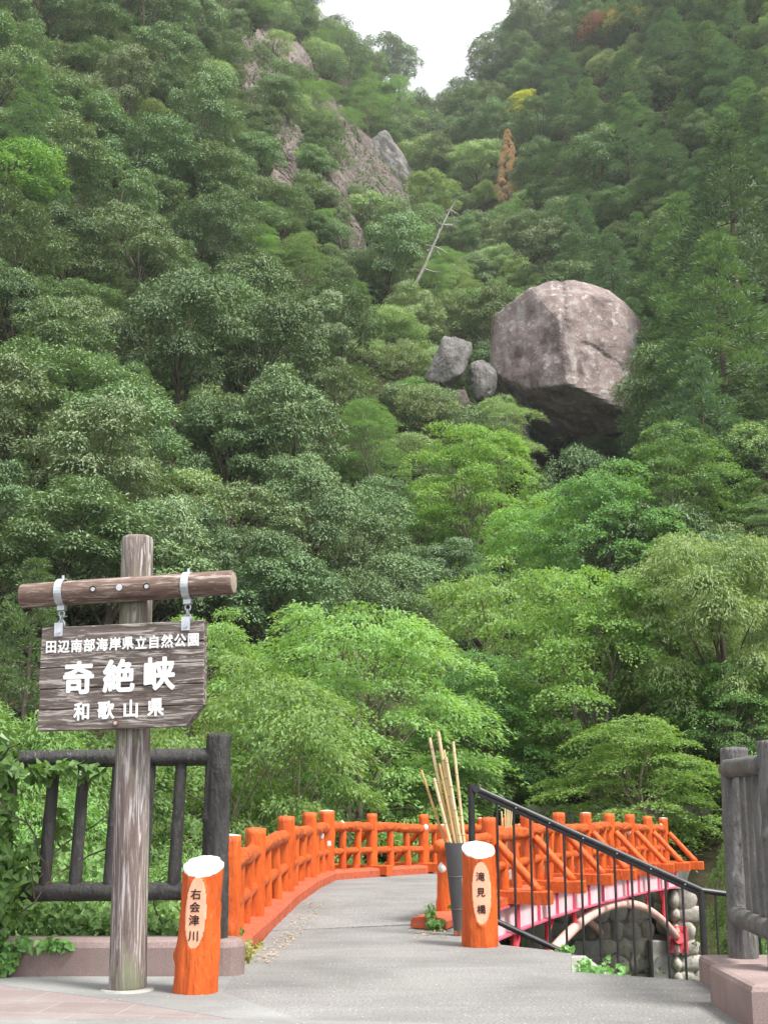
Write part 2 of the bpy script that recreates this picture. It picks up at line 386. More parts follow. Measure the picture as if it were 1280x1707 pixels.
ys = np.concatenate([np.linspace(-60, 6, 12), np.linspace(7, 40, 100), np.linspace(41, 120, 110), np.linspace(122, 420, 120)])
hillside = grid_mesh('hillside', xs, ys, terr, M['soil'])
hillside['label'] = 'steep wooded gorge sides and banks'
# ------------------------------------------------------------------ pavement, road, river
PATH_T = 0.0
path_pts = [(-1.02, 6.5), (2.8, 6.5), (2.8, 7.8), (2.10, 7.8), (2.085, 8.82), (1.30, 9.25), (1.46, 10.34), (.96, 10.87), (.96, 12.8), (-1.02, 12.8)]
b = MB(); b.prism(path_pts, -3.4, 0.0); o = b.build('path', M['path']); props(o, kind='structure')
b = MB(); b.prism([(-30, 6.5), (-1.03, 6.5), (-1.03, 9.34), (-30, 9.34)], -.6, -.002); o = b.build('pavement', M['path']); props(o, kind='structure')
def m_tile():
    m, t, N, L, P = mat('pink_paving')
    tc = N.new('ShaderNodeTexCoord'); mp = N.new('ShaderNodeMapping'); mp.inputs['Rotation'].default_value = (0, 0, R(8)); L.new(tc.outputs['Object'], mp.inputs[0])
    br = N.new('ShaderNodeTexBrick'); L.new(mp.outputs[0], br.inputs[0]); br.offset = .5
    br.inputs['Scale'].default_value = 1; br.inputs['Brick Width'].default_value = .46; br.inputs['Row Height'].default_value = .40; br.inputs['Mortar Size'].default_value = .005
    br.inputs['Color1'].default_value = (.25, .20, .193, 1); br.inputs['Color2'].default_value = (.215, .17, .163, 1); br.inputs['Mortar'].default_value = (.30, .275, .26, 1)
    a = noise_node(N, L, 90, 4, .8, tc.outputs['Object']); s = noise_node(N, L, 2, 4, .6, tc.outputs['Object'])
    c = mixc(N, L, .5, br.outputs[0], ramp(N, L, a, [(.35, .5), (.65, 1.15)]), 'MULTIPLY')
    c = mixc(N, L, ramp(N, L, s, [(.45, 0.0), (.7, .35)]), c, (.36, .345, .33))
    L.new(c, P.inputs['Base Color']); P.inputs['Roughness'].default_value = .8; bump(N, L, P, a, .3, .003); return m
M['tile'] = m_tile()
b = MB(); b.prism([(-30, 7.47), (-.80, 7.32), (-1.62, 8.01), (-2.477, 8.60), (-30, 8.9)], -.3, .002); o = b.build('tiled_pavement', M['tile']); props(o, kind='structure')
b = MB(); b.prism([(-30, 6.7), (.9, 6.7), (.25, 7.22), (-.80, 7.315), (-30, 7.465)], -.3, .006); o = b.build('kerb', M['pale_concrete']); props(o, kind='structure')
b = MB()
b.prism([(-30, 8.905), (-2.482, 8.605), (-1.625, 8.015), (-.805, 7.325), (-.45, 7.30), (-1.0, 8.3), (-1.02, 9.0), (-30, 9.05)], -.3, .003); o = b.build('concrete_strip', M['pale_concrete']); props(o, kind='structure')
b = MB(); b.add([(-60, -60, -.1), (60, -60, -.1), (60, 6.72, -.1), (-60, 6.72, -.1)], [(0, 1, 2, 3)]); o = b.build('road', M['asphalt']); props(o, kind='structure')
b = MB(); b.add([(-60, 13, -2.75), (60, 13, -2.75), (60, 22, -2.75), (-60, 22, -2.75)], [(0, 1, 2, 3)]); o = b.build('river_water', M['water']); props(o, kind='structure')
b = MB(); b.prism([(.8, 25.6), (5.4, 24.3), (7.4, 28.3), (2.4, 28.3)], -1.2, -.16); o = b.build('far_path', M['path']); props(o, kind='structure')

# ------------------------------------------------------------------ bark-textured cast logs
def log_mesh(p0, p1, r0, r1, seed, seg=22, ring=12, amp=.07, ridge=.05, knots=0, cap_mat=None, dome=.0, side_mat=0):
    p0, p1 = Vector(p0), Vector(p1); ax = (p1-p0); ln = ax.length; ax.normalize()
    u = (Vector((0, 0, 1)) if abs(ax.z) < .8 else Vector((0, 1, 0))).cross(ax).normalized(); v = ax.cross(u)
    rnd = random.Random(seed); kn = [(rnd.uniform(0, 6.28), rnd.uniform(.15, .85), rnd.uniform(.25, .5)) for _ in range(knots)]
    V = []; F = []; mi = []
    for j in range(ring+1):
        t = j/ring; r = r0+(r1-r0)*t
        for k in range(seg):
            a = 2*math.pi*k/seg
            n1 = nz(math.cos(a)*1.3, math.sin(a)*1.3, t*ln*2.2+seed*3.7, 1.6, 3)
            n2 = nz(math.cos(a)*3.2, math.sin(a)*3.2, t*ln*1.1+seed*1.3, 1.5, 2)
            d = 1+amp*n1+ridge*n2
            for ka, kt, ks in kn:
                da = (a-ka+math.pi) % (2*math.pi)-math.pi
                d += .28*math.exp(-((da/ks)**2)-(((t-kt)*ln/(ks*r0*1.2))**2))
            rr = r*d*(1-.10*dome*max(0, (abs(t-.5)-.42)/.08))
            V.append(p0+ax*(ln*t)+(u*math.cos(a)+v*math.sin(a))*rr)
    for j in range(ring):
        for k in range(seg):
            F.append((j*seg+k, j*seg+(k+1) % seg, (j+1)*seg+(k+1) % seg, (j+1)*seg+k)); mi.append(side_mat)
    for e, base in ((0, 0), (1, ring*seg)):
        c = len(V); q = p0 if e == 0 else p1
        V.append(q+ax*((-1 if e == 0 else 1)*r0*.12))
        for k in range(seg):
            a, bb = base+k, base+(k+1) % seg
            F.append((c, bb, a) if e == 0 else (c, a, bb)); mi.append(side_mat if cap_mat is None else cap_mat)
    return V, F, mi
def knob(b, c, r, seed, m=1):
    """a sawn branch end standing a little proud of the log, painted white"""
    V, F = rock_blob(c, r, seed, 3, (1.1, .5, 1.35), .3); b.add(V, F, m)
def rock_blob(c, r, seed, sub=2, sq=(1, 1, .8), amp=.25):
    import bmesh
    bm = bmesh.new(); bmesh.ops.create_icosphere(bm, subdivisions=sub, radius=1.0)
    V = []
    for v in bm.verts:
        n = v.co.normalized(); k = 1+amp*nz(n.x+seed*7.1, n.y+seed*3.3, n.z, 1.1, 3)
        V.append((c[0]+n.x*r*sq[0]*k, c[1]+n.y*r*sq[1]*k, c[2]+n.z*r*sq[2]*k))
    F = [tuple(x.index for x in f.verts) for f in bm.faces]; bm.free(); return V, F

# ------------------------------------------------------------------ THE BRIDGE
bridge = thing('footbridge', 'bright orange log-style footbridge with pink girders crossing the river', 'footbridge', (.5, 12, 0))
BK = 1.05                                 # plan scale found from the kerb line
def deckz(y):
    return float(np.interp(y/BK, [9, 11.5, 13.3, 15, 17, 19.5, 22, 25], [0, 0, .07, .09, .06, 0, -.10, -.15]))
Lp = [(-1.02, 9.4), (-.97, 11.4), (-.86, 13.4), (-.74, 15.4), (-.62, 17.2), (-.05, 18.3), (.72, 19.6), (1.6, 21.6), (2.65, 24.1)]
def near_x(y): return -4.4+.415*y
Lp = [(x*BK, y*BK) for x, y in Lp]
Rp = [(.50, 9.4), (.50, 11.9), (near_x(13.2)-.14, 13.2), (near_x(15)-.14, 15), (near_x(16.6)-.14, 16.6), (near_x(18)-.14, 18), (near_x(19.5)-.14, 19.5), (near_x(20.8)-.14, 20.8), (near_x(22.6)-.14, 22.6)]
Rp = [(x*BK, y*BK) for x, y in Rp]
V = []; F = []
NX = 9
for (lx, ly), (rx, ry) in zip(Lp[1:], Rp[1:]):
    for i in range(NX):
        t = i/(NX-1); x = lx+(rx-lx)*t; y = ly+(ry-ly)*t
        V.append((x, y, deckz(y)+.004 if y < 13 else max(.006, deckz(y)) if y < 19 else deckz(y)))
for j in range(len(Lp)-2):
    for i in range(NX-1): F.append((j*NX+i, j*NX+i+1, (j+1)*NX+i+1, (j+1)*NX+i))
top = len(V); V += [(x, y, z-.12) for x, y, z in V]
F += [tuple(top+i for i in reversed(f)) for f in F]
nj = len(Lp)-1
for j in range(nj-1):
    for e in (0, NX-1): a, c = j*NX+e, (j+1)*NX+e; F.append((a, c, top+c, top+a))
for j in (0, nj-1):
    for i in range(NX-1): a, c = j*NX+i, j*NX+i+1; F.append((a, c, top+c, top+a))
b = MB(); b.add(V, F); b.build('deck', M['path'], bridge)
def kerb(name, pts, wid, side, h=.12, skirt=.22):
    n = len(pts); P = [Vector((p[0], p[1])) for p in pts]; out = []; dens = []
    for i in range(n-1):
        k = max(2, int((P[i+1]-P[i]).length/.12))
        for j in range(k): dens.append(P[i].lerp(P[i+1], j/k))
    dens.append(P[-1]); V = []; F = []; n = len(dens)
    for i, p in enumerate(dens):
        t = (dens[min(i+1, n-1)]-dens[max(i-1, 0)]).normalized(); nn = Vector((-t.y, t.x))*side
        z = deckz(p.y); w2 = wid*(1+.08*nz(i*.4, 3, 1)); j = .014*nz(i*.7, 1, 5)
        for (o, zz) in ((0, z-skirt), (.0+j, z+h-.03), (.025+j, z+h), (w2*.55, z+h+.012+j), (w2-.025, z+h), (w2, z+h-.03), (w2, z-skirt)):
            q = p+nn*o; V.append((q.x, q.y, zz))
    for i in range(n-1):
        for k in range(6): F.append((i*7+k, i*7+k+1, (i+1)*7+k+1, (i+1)*7+k))
    F.append(tuple(range(7))); F.append(tuple(range((n-1)*7, n*7)))
    b = MB(); b.add(V, F); return b.build(name, M['orange_kerb'], bridge, smooth=False)
kerb('kerb', Lp, .34, 1)
kerb('kerb', [((near_x(y)-.16)*BK, y*BK) for y in (11.55, 13.2, 15, 16.6, 18, 19.5, 20.8, 22.3)], .34, -1, .10, -.006)

def railing(posts, out_side, first_knob=True, struts=None, seed0=0, pr=.088, corner=()):
    """posts: list of (x,y); logs between them; struts: indexes with outrigger beam and diagonal brace on the outer side"""
    tr = MB(); zt, zm = .70, .37
    parts = []
    P = [Vector((x*BK, y*BK, deckz(y*BK))) for x, y in posts]
    for i in range(len(P)-1):
        a, c = P[i], P[i+1]; d = (c-a).normalized()
        for q in (0, 1):
            mid = a.lerp(c, .5)
            s, e = (a+d*.05, mid+d*.03) if q == 0 else (mid-d*.03, c-d*.05)
            zz = zt+.012*math.sin(seed0+i*2.3+q)
            V, F, mi = log_mesh(s+Vector((0, 0, zz)), e+Vector((0, 0, zz+.01*math.cos(i+q*2))), .074, .064, seed0+i*7+q, 22, 22, .17, .10, 3, None, 1)
            up = V[0]-Vector(s); kk = random.Random(seed0+i*13+q)
            if kk.random() < .14:
                t = kk.uniform(.15, .9); c0 = s.lerp(e, t)+Vector((0, 0, zz))+Vector((-out_side*.035*kk.uniform(.2, 1), -.03, .056))
                knob(tr, c0, kk.uniform(.02, .034), i+q)
            tr.add(V, F, mi)
    root = tr.build('railing', [M['orange_rail'], M['white_paint']], bridge, smooth=True)
    for i, p in enumerate(P):
        r = pr*(1.18 if i in corner else 1.0); h = .90 if i not in corner else .93
        V, F, mi = log_mesh(p+Vector((0, 0, -.10)), p+Vector((0, 0, h)), r*1.05, r*.97, seed0+100+i, 24, 18, .06, .07, 2, 2, 0)
        kk = random.Random(seed0+i*5); kb = MB()
        if kk.random() < .14:
            knob(kb, p+Vector((-.03*out_side, -r*.86, kk.uniform(.45, .78))), .036, i)
        b = kb; b.add(V, F, mi); b.build('post', [M['orange'], M['white_paint'], M['orange'] if i % 4 else M['white_paint']], root, smooth=True)
    for i in range(len(P)-1):
        a, c = P[i], P[i+1]; d = (c-a).normalized()
        for q, t in enumerate((.34, .66)):
            m0 = a.lerp(c, t); b = MB(); dx = .02*math.sin(i*3+q*5)
            V, F, mi = log_mesh(m0+Vector((dx, 0, .08)), m0+Vector((-dx, 0, zt)), .056, .05, seed0+300+i*3+q, 16, 12, .09, .06, 1)
            if (i+q) % 9 == 4: knob(b, m0+Vector((-.01*out_side, -.047, .5+.1*q)), .028, i)
            b.add(V, F, mi); b.build('baluster', [M['orange'], M['white_paint']], root, smooth=True)
        for q in range(3):
            s = a.lerp(c, (.0, .36, .68)[q]); e = a.lerp(c, (.32, .64, 1.0)[q])
            b = MB(); V, F, mi = log_mesh(s+Vector((0, 0, zm)), e+Vector((0, 0, zm+.008*math.sin(i+q))), .052, .048, seed0+500+i*3+q, 16, 8, .10, .05, 1)
            b.add(V, F, mi); b.build('middle_rail', M['orange_rail'], root, smooth=True)
    for i in (struts or []):
        p = P[i]; d = ((P[min(i+1, len(P)-1)]-P[max(i-1, 0)])).normalized(); o = Vector((d.y, -d.x, 0))*out_side
        b = MB(); V, F, mi = log_mesh(p+o*.09+Vector((0, 0, .64)), p+o*.54+Vector((0, 0, .16)), .045, .045, seed0+700+i, 14, 10, .05, .04)
        b.add(V, F, mi); b.build('strut', M['orange'], root, smooth=True)
        b = MB(); n = d; hw = .085
        c0, c1 = p-o*.30, p+o*.66; z0, z1 = .03, .165
        q = [c0-n*hw, c0+n*hw, c1+n*hw, c1-n*hw]
        b.prism([(v.x, v.y) for v in q], p.z+z0, p.z+z1, 0, .012); b.build('outrigger', M['orange'], root)
    return root
left_posts = [(-1.12, 9.45), (-1.13, 11.45), (-1.01, 13.4), (-.88, 15.35), (-.76, 17.25)]
r1 = railing(left_posts, -1, seed0=11, pr=.094, corner=(4,))
dirF = Vector((.385, .923)); fx, fy = .60, 19.62
far_posts = [(-.17, 18.45), (fx, fy)] + [(fx+.415*1.27*k, fy+1.27*k) for k in range(1, 5)]
r2 = railing([(-.76, 17.25)]+far_posts, -1, struts=[1, 2, 3, 4, 5], seed0=57, pr=.082)
near_posts = [(near_x(y), y) for y in (11.95, 13.16, 14.42, 15.69, 16.95, 18.2, 19.48, 20.74, 22.0)]
r3 = railing(near_posts, 1, struts=[1, 2, 3, 4, 5, 6, 7, 8], seed0=91, pr=.080)
# rail end knob on the first near post
b = MB(); V, F, mi = log_mesh((.585, 12.46, .72), (.525, 12.33, .72), .075, .07, 5, 18, 6, .08, .05); b.add(V, F, mi); b.build('rail_end', M['orange'], bridge, smooth=True)
# edge beam (orange) and pink girders with stiffeners, arches
def near_line(y, off):   # y before the plan scale # offset perpendicular to the bridge, positive = outside (towards the viewer's right)
    return Vector((near_x(y)*BK+off*.923, y*BK-off*.385, 0))
def ribbon(name, ys, off, z0, z1, thick, m, parent=bridge):
    b = MB(); V = []; F = []
    for y in ys:
        for o in (off-thick/2, off+thick/2):
            p = near_line(y, o)
            for z in (z0, z1): V.append((p.x, p.y, deckz(y*BK)+z))
    n = len(ys)
    for i in range(n-1):
        a, c = i*4, (i+1)*4
        F += [(a, c, c+1, a+1), (a+2, a+3, c+3, c+2), (a+1, c+1, c+3, a+3), (a, a+2, c+2, c)]
    F += [(0, 1, 3, 2), ((n-1)*4, (n-1)*4+2, (n-1)*4+3, (n-1)*4+1)]
    b.add(V, F); return b.build(name, m, parent)
YS = [12.0, 12.8, 13.6, 14.6, 15.6, 16.6, 17.6, 18.6, 19.6, 20.6, 21.4, 22.2]
ribbon('edge_beam', YS, .20, .022, .10, .05, M['orange_rail'])
for gi, off in enumerate((.16, -1.15)):
    g = ribbon('girder', YS, off, -.262-.14*gi, .003-.14*gi, .03, M['pink'])
    for z in (-.28-.14*gi, .003-.14*gi): ribbon('flange', YS, off, z, z+.018, .16, M['rose'], g)
    if gi == 0:
        k = 0; y = 12.1
        while y < 22.1:
            p = near_line(y, off+.03); b = MB(); d = Vector((.385, .923, 0))*.011; o2 = Vector((.923, -.385, 0))*.018
            q = [p-d-o2, p+d-o2, p+d+o2, p-d+o2]
            b.prism([(v.x, v.y) for v in q], deckz(y*BK)-.261, deckz(y*BK)+.002); b.build('stiffener', M['rose'], g); y += .70
    archz = lambda y: -.30-.043*(y-17.3)**2
    arch_y = [12.6+9.35*i/28 for i in range(29)]
    pts = [near_line(y, off)+Vector((0, 0, archz(y))) for y in arch_y]
    b = MB(); b.tube(pts, .065, 14); a = b.build('arch_tube', M['salmon'], bridge, smooth=True)
    for y in (13.4, 14.6, 15.7, 18.7, 19.8, 20.9):
        p = near_line(y, off); zt = deckz(y*BK)-.28; zb = archz(y)+.05
        if zt-zb > .04:
            b = MB(); b.tube([(p.x, p.y, zb), (p.x, p.y, zt)], .035, 8)
            if abs(y-17.2) > 2:
                e = near_line(y-.22 if y > 17.2 else y+.22, off); b.tube([(p.x, p.y, zb+(zt-zb)*.55), (e.x, e.y, zt)], .025, 6)
            b.build('hanger', M['red'], a)
    p = near_line(21.95, off); zz = archz(21.95)
    b = MB(); b.box((p.x-.17, p.y-.03, zz-.24), (p.x+.17, p.y+.08, zz+.20))
    for sx in (-.11, .11):
        for szz in (-.17, .13): b.tube([(p.x+sx, p.y-.055, zz+szz), (p.x+sx, p.y-.02, zz+szz)], .022, 8)
    b.tube([(p.x, p.y-.12, zz+.02), (p.x, p.y-.0, zz-.02)], .10, 12)
    b.build('bracket', M['red'], a)
for y in (13.2, 15.2, 17.2, 19.2, 21.2):
    a, c = near_line(y, .12), near_line(y, -1.12); z = deckz(y*BK)-.15
    b = MB(); b.tube([(a.x, a.y, z), (c.x, c.y, z)], .04, 8); b.build('cross_brace', M['red'], bridge)

# ------------------------------------------------------------------ stone abutment, river stones
abut = thing('stone_abutment', 'rounded field-stone abutment carrying the far end of the orange bridge', 'abutment', (4.2, 22.4, -2.8))
def stone_wall(name, x0, x1, y0, y1, z0, z1, seed, parent, left=False, sz=.24):
    rnd = random.Random(seed); b = MB(); b.box((x0+.04, y0+.04, z0), (x1-.04, y1, z1-.02), 1)
    z = z0+sz*.6
    while z < z1-.02:
        x = x0+rnd.uniform(.05, .15)
        h = sz*rnd.uniform(.8, 1.2)
        while x < x1-.04:
            wd = sz*rnd.uniform(.8, 1.6)
            V, F = rock_blob((x+wd*.5, y0+.05, min(z+rnd.uniform(-.03, .03), z1-h*.4)), 1, rnd.random()*50, 3, (wd*.60, .07, h*.60), .30); b.add(V, F)
            x += wd*1.02
        if left:
            yy = y0+.1
            while yy < y1:
                V, F = rock_blob((x0+.05, yy, z), 1, rnd.random()*50, 2, (.10, sz*.6, h*.56), .22); b.add(V, F); yy += sz*1.15
        z += h*1.02
    return b.build(name, [M['stone'], M['mortar']], parent, smooth=True)
stone_wall('wall', 2.5, 4.63, 23.3, 25.4, -3.2, -.50, 4, abut, True)
stone_wall('pillar', 5.03, 5.42, 23.0, 25.3, -3.2, -.40, 9, abut, True, .30)
b = MB(); b.box((4.63, 23.06, -3.2), (5.03, 25.3, -1.28), 0, .02); b.build('footing_block', M['concrete'], abut)
b = MB(); b.box((3.32, 23.06, -3.2), (3.74, 23.6, -1.28), 0, .02); b.build('footing_block', M['concrete'], abut)
rnd = random.Random(5); b = MB()
for i in range(260):
    x = rnd.uniform(-6, 9); y = rnd.uniform(12.5, 22.2); r = rnd.choice((.1, .14, .2, .3, .45))*rnd.uniform(.7, 1.2)
    if -1.2 < x < 1.2 and y < 12.6: continue
    V, F = rock_blob((x, y, terr1(x, y)+r*.2), r, rnd.random()*60, 2, (1, 1, .7), .3); b.add(V, F)
o = b.build('river_stones', M['stone'], smooth=True); props(o, 'grey stones lying along the river bed under the bridge', 'stones', kind='stuff')
wl = thing('stone_retaining_wall', 'low grey stone retaining wall behind the maples beyond the bridge', 'wall', (4.5, 28.6, 0))
stone_wall('wall', 3.0, 7.2, 28.5, 29.2, -.3, .95, 21, wl, False, .24)

# ------------------------------------------------------------------ low granite walls and fences
def lowwall(name, label, P, h, rnd_bev=.05):
    t = thing(name, label, 'low wall', (P[0][0], P[0][1], 0)); b = MB(); b.prism(P, -.25, h, 0, rnd_bev); b.build('coping', M['granite'], t); return t
arc = [(-1.09+.13*math.cos(a), 9.17+.165*math.sin(a)) for a in [R(-90+180*i/8) for i in range(9)]]
lowwall('granite_wall', 'long low pink granite wall with rounded end under the black fence', [(-6, 9.005), *arc, (-6, 9.335)], .235)
lowwall('granite_wall', 'low pink granite wall end standing below the two grey log posts', [(2.09, 7.90), (3.6, 7.90), (3.6, 8.83), (2.09, 8.83)], .165, .03)
lowwall('granite_wall', 'pink granite block at the bottom right corner in front of the grey posts', [(1.925, 7.0), (3.6, 7.0), (3.6, 7.88), (1.925, 7.88)], .225, .035)
fl = thing('log_fence', 'black log-style fence with two rails on the left granite wall', 'fence', (-2, 9.17, .23))
def logpart(name, p0, p1, r0, r1, seed, m, parent, seg=24, ring=22, amp=.06, ridge=.09, knots=2, dome=0):
    b = MB(); V, F, mi = log_mesh(p0, p1, r0, r1, seed, seg, ring, amp, ridge, knots, None, dome); b.add(V, F, mi)
    return b.build(name, m, parent, smooth=True)
FY = 9.17
logpart('post', (-1.185, FY, .20), (-1.185, FY, 1.625), .097, .084, 3, M['black_bark'], fl, 48, 60, .06, .16, 3)
logpart('post', (-3.25, FY, .20), (-3.25, FY, 1.62), .097, .084, 8, M['black_bark'], fl)
logpart('top_rail', (-3.2, FY, 1.44), (-1.22, FY, 1.465), .062, .060, 5, M['black_bark'], fl, 24, 40, .08, .10)
logpart('bottom_rail', (-3.2, FY, .535), (-1.22, FY, .545), .064, .062, 6, M['black_bark'], fl, 24, 40, .08, .10)
for i, x in enumerate((-2.95, -2.65, -2.36, -2.145, -1.905, -1.675, -1.455)):
    logpart('baluster', (x-.015, FY, .54), (x+.010, FY, 1.44), .046, .040, 20+i, M['black_bark'], fl, 16, 16, .08, .08, 1)
fr = thing('log_fence', 'grey bark-textured fence posts with rails on the right granite wall', 'fence', (2.3, 8.2, .15))
logpart('post', (2.345, 8.66, .13), (2.365, 8.66, 1.51), .094, .090, 31, M['grey_bark'], fr, 48, 60, .06, .14, 2)
logpart('post', (2.285, 7.56, .19), (2.295, 7.56, 1.51), .094, .090, 33, M['grey_bark'], fr, 48, 60, .06, .14, 2)
logpart('top_rail', (2.25, 7.60, 1.375), (2.30, 8.62, 1.375), .060, .060, 35, M['grey_bark'], fr, 20, 14, .1, .08)
logpart('bottom_rail', (2.25, 7.60, .43), (2.30, 8.62, .43), .060, .060, 36, M['grey_bark'], fr, 20, 14, .1, .08)
for i, y in enumerate((7.86, 8.1, 8.36)):
    logpart('baluster', (2.28+.03*i, y, .43), (2.28+.03*i, y, 1.36), .043, .039, 40+i, M['grey_bark'], fr, 14, 12, .08, .08, 1)

# ------------------------------------------------------------------ lettering
def glyphs(chars, m, name, parent, place, bold=0.0, extr=.0012):
    """one mesh of lettering; PLACE(i) gives (matrix, size) of every character"""
    b = MB()
    dg = None
    for i, ch in enumerate(chars):
        cu = bpy.data.curves.new('glyph', 'FONT'); cu.body = ch; cu.size = 1; cu.extrude = 0; cu.resolution_u = 3
        ob = bpy.data.objects.new('glyph', cu); COL.objects.link(ob)
        dg = bpy.context.evaluated_depsgraph_get(); me = bpy.data.meshes.new_from_object(ob.evaluated_get(dg))
        co = [v.co.copy() for v in me.vertices]
        if co:
            cx = (min(v.x for v in co)+max(v.x for v in co))/2; cyy = (min(v.y for v in co)+max(v.y for v in co))/2
            Mx, size = place(i)
            offs = [(0, 0)] if not bold else [(0, 0)]+[(bold*math.cos(a), bold*math.sin(a)) for a in [6.2832*q/10 for q in range(10)]]
            for q, (ox, oy) in enumerate(offs):     # brush weight: the stroke is laid down several times, each layer a hair in front of the last
                b.add([Mx @ Vector(((v.x-cx+ox)*size[0], (v.y-cyy+oy)*size[1], .00012*q)) for v in co], [tuple(p.vertices) for p in me.polygons])
        bpy.data.objects.remove(ob); bpy.data.curves.remove(cu); bpy.data.meshes.remove(me)
    return b.build(name, m, parent, world=False)

# ------------------------------------------------------------------ the wooden sign
SX, SY = -1.612, 8.40
sign = thing('park_sign', 'weathered wooden sign board with white writing hung from a post and crossbeam', 'sign', (SX, SY, 0), rot=(0, R(-1.3), R(-10)))
sign.scale = (1.075,)*3
def local_log(name, p0, p1, r0, r1, m, parent, seg=32, ring=24, bev=.02, amp=.012, seed=1, endm=None):
    p0, p1 = Vector(p0), Vector(p1); ax = (p1-p0).normalized(); ln = (p1-p0).length
    ts = [0, bev*.35/ln, bev/ln]+[bev/ln+(1-2*bev/ln)*i/ring for i in range(1, ring)]+[1-bev/ln, 1-bev*.35/ln, 1]
    fr_ = [1-bev*1.0/r0, 1-bev*.3/r0, 1]+[1]*(ring-1)+[1, 1-bev*.3/r0, 1-bev*1.0/r0]
    u = (Vector((0, 0, 1)) if abs(ax.z) < .8 else Vector((0, 1, 0))).cross(ax).normalized(); v = ax.cross(u); V = []; F = []
    for t, f in zip(ts, fr_):
        for k in range(seg):
            a = 2*math.pi*k/seg; r = (r0+(r1-r0)*t)*f*(1+amp*nz(math.cos(a), math.sin(a), t*ln*.8+seed*5, 1.5, 2))
            V.append(p0+ax*ln*t+(u*math.cos(a)+v*math.sin(a))*r)
    n = len(ts)
    for j in range(n-1):
        for k in range(seg): F.append((j*seg+k, j*seg+(k+1) % seg, (j+1)*seg+(k+1) % seg, (j+1)*seg+k))
    mi = [0]*len(F)+[1, 1]
    F += [tuple(range(seg-1, -1, -1)), tuple(range((n-1)*seg, n*seg))]
    b = MB(); b.add(V, F, mi); return b.build(name, [m, endm or m], parent, smooth=True, world=False)
local_log('post', (0, 0, 0), (0, 0, 2.715), .110, .098, M['post_wood'], sign, 36, 30, .022)
BZ = 2.352; BY = -.135
beam = local_log('crossbeam', (-.70, BY, BZ-.005), (.675, BY, BZ+.012), .078, .076, M['beam_wood'], sign, 32, 30, .014, .03, 4, M['end_wood'])
for x, pl in ((-.20, 0), (-.03, 1), (.145, 0)):
    b = MB(); b.tube([(x, BY-.070, BZ+.004), (x, BY-.0785, BZ+.004)], .020, 18, 0 if not pl else 1)
    b.tube([(x+.004, BY-.075, BZ), (x+.004, BY-.088, BZ)], .013 if not pl else .017, 12, 1); b.build('bolt', [M['ink'], M['zinc']], beam, world=False)
# board of five planks, chamfered lower right corner
DZ = -.095
bx0, bx1, bz0, bz1, byf = -.545, .50, 1.60+DZ, 2.235+DZ, -.172
planks = 5
b = MB()
for i in range(planks):
    za = bz0+(bz1-bz0)*i/planks; zb = bz0+(bz1-bz0)*(i+1)/planks-.0035
    o0 = .004*math.sin(i*2.1)
    P = [(bx0+o0, za), (bx1, za), (bx1, zb), (bx0+o0, zb)]
    if i == 0: P = [(bx0+o0, za), (bx1-.105, za), (bx1, zb-.0), (bx0+o0, zb)]
    n = len(P); y0, y1 = byf+.001*(i % 2), -.112
    bv = .004
    V = [(x, y0+bv, z) for x, z in P]+[(x, y1, z) for x, z in P]
    cx = sum(p[0] for p in P)/n; cz = sum(p[1] for p in P)/n
    V += [(x-bv*(1 if x > cx else -1), y0, z-bv*(1 if z > cz else -1)) for x, z in P]
    F = [(i2, (i2+1) % n, n+(i2+1) % n, n+i2) for i2 in range(n)]+[(2*n+i2, 2*n+(i2+1) % n, (i2+1) % n, i2) for i2 in range(n)]
    F += [tuple(range(2*n+n-1, 2*n-1, -1)), tuple(range(n, 2*n))]
    b.add(V, F)
board = b.build('board', M['board_wood'], sign, world=False)
RX = Matrix.Rotation(R(90), 4, 'X')
def row(x0, x1, z, n, size, tilt=0.0, asp=1.0):
    def place(i):
        x = x0+(x1-x0)*i/(n-1)
        return Matrix.Translation((x, byf-.0025, z+tilt*(i/(n-1)-.5))) @ RX, (size*asp, size)
    return place
glyphs('田辺南部海岸県立自然公園', M['letter_white'], 'lettering', board, row(-.475, .435, 2.112+DZ, 12, .083, .006, .92), .034)
glyphs('奇絶峡', M['letter_white'], 'lettering', board, row(-.290, .225, 1.918+DZ, 3, .205, .006), .036)
glyphs('和歌山県', M['letter_white'], 'lettering', board, row(-.265, .205, 1.715+DZ, 4, .112, .008, .95), .036)
b = MB(); b.tube([(-.045, byf+.002, 1.634+DZ), (-.045, byf-.006, 1.634+DZ)], .019, 16, 0); b.tube([(-.045, byf-.004, 1.634+DZ), (-.045, byf-.012, 1.634+DZ)], .011, 12, 1)
b.build('bolt', [M['rust'], M['zinc']], board, world=False)
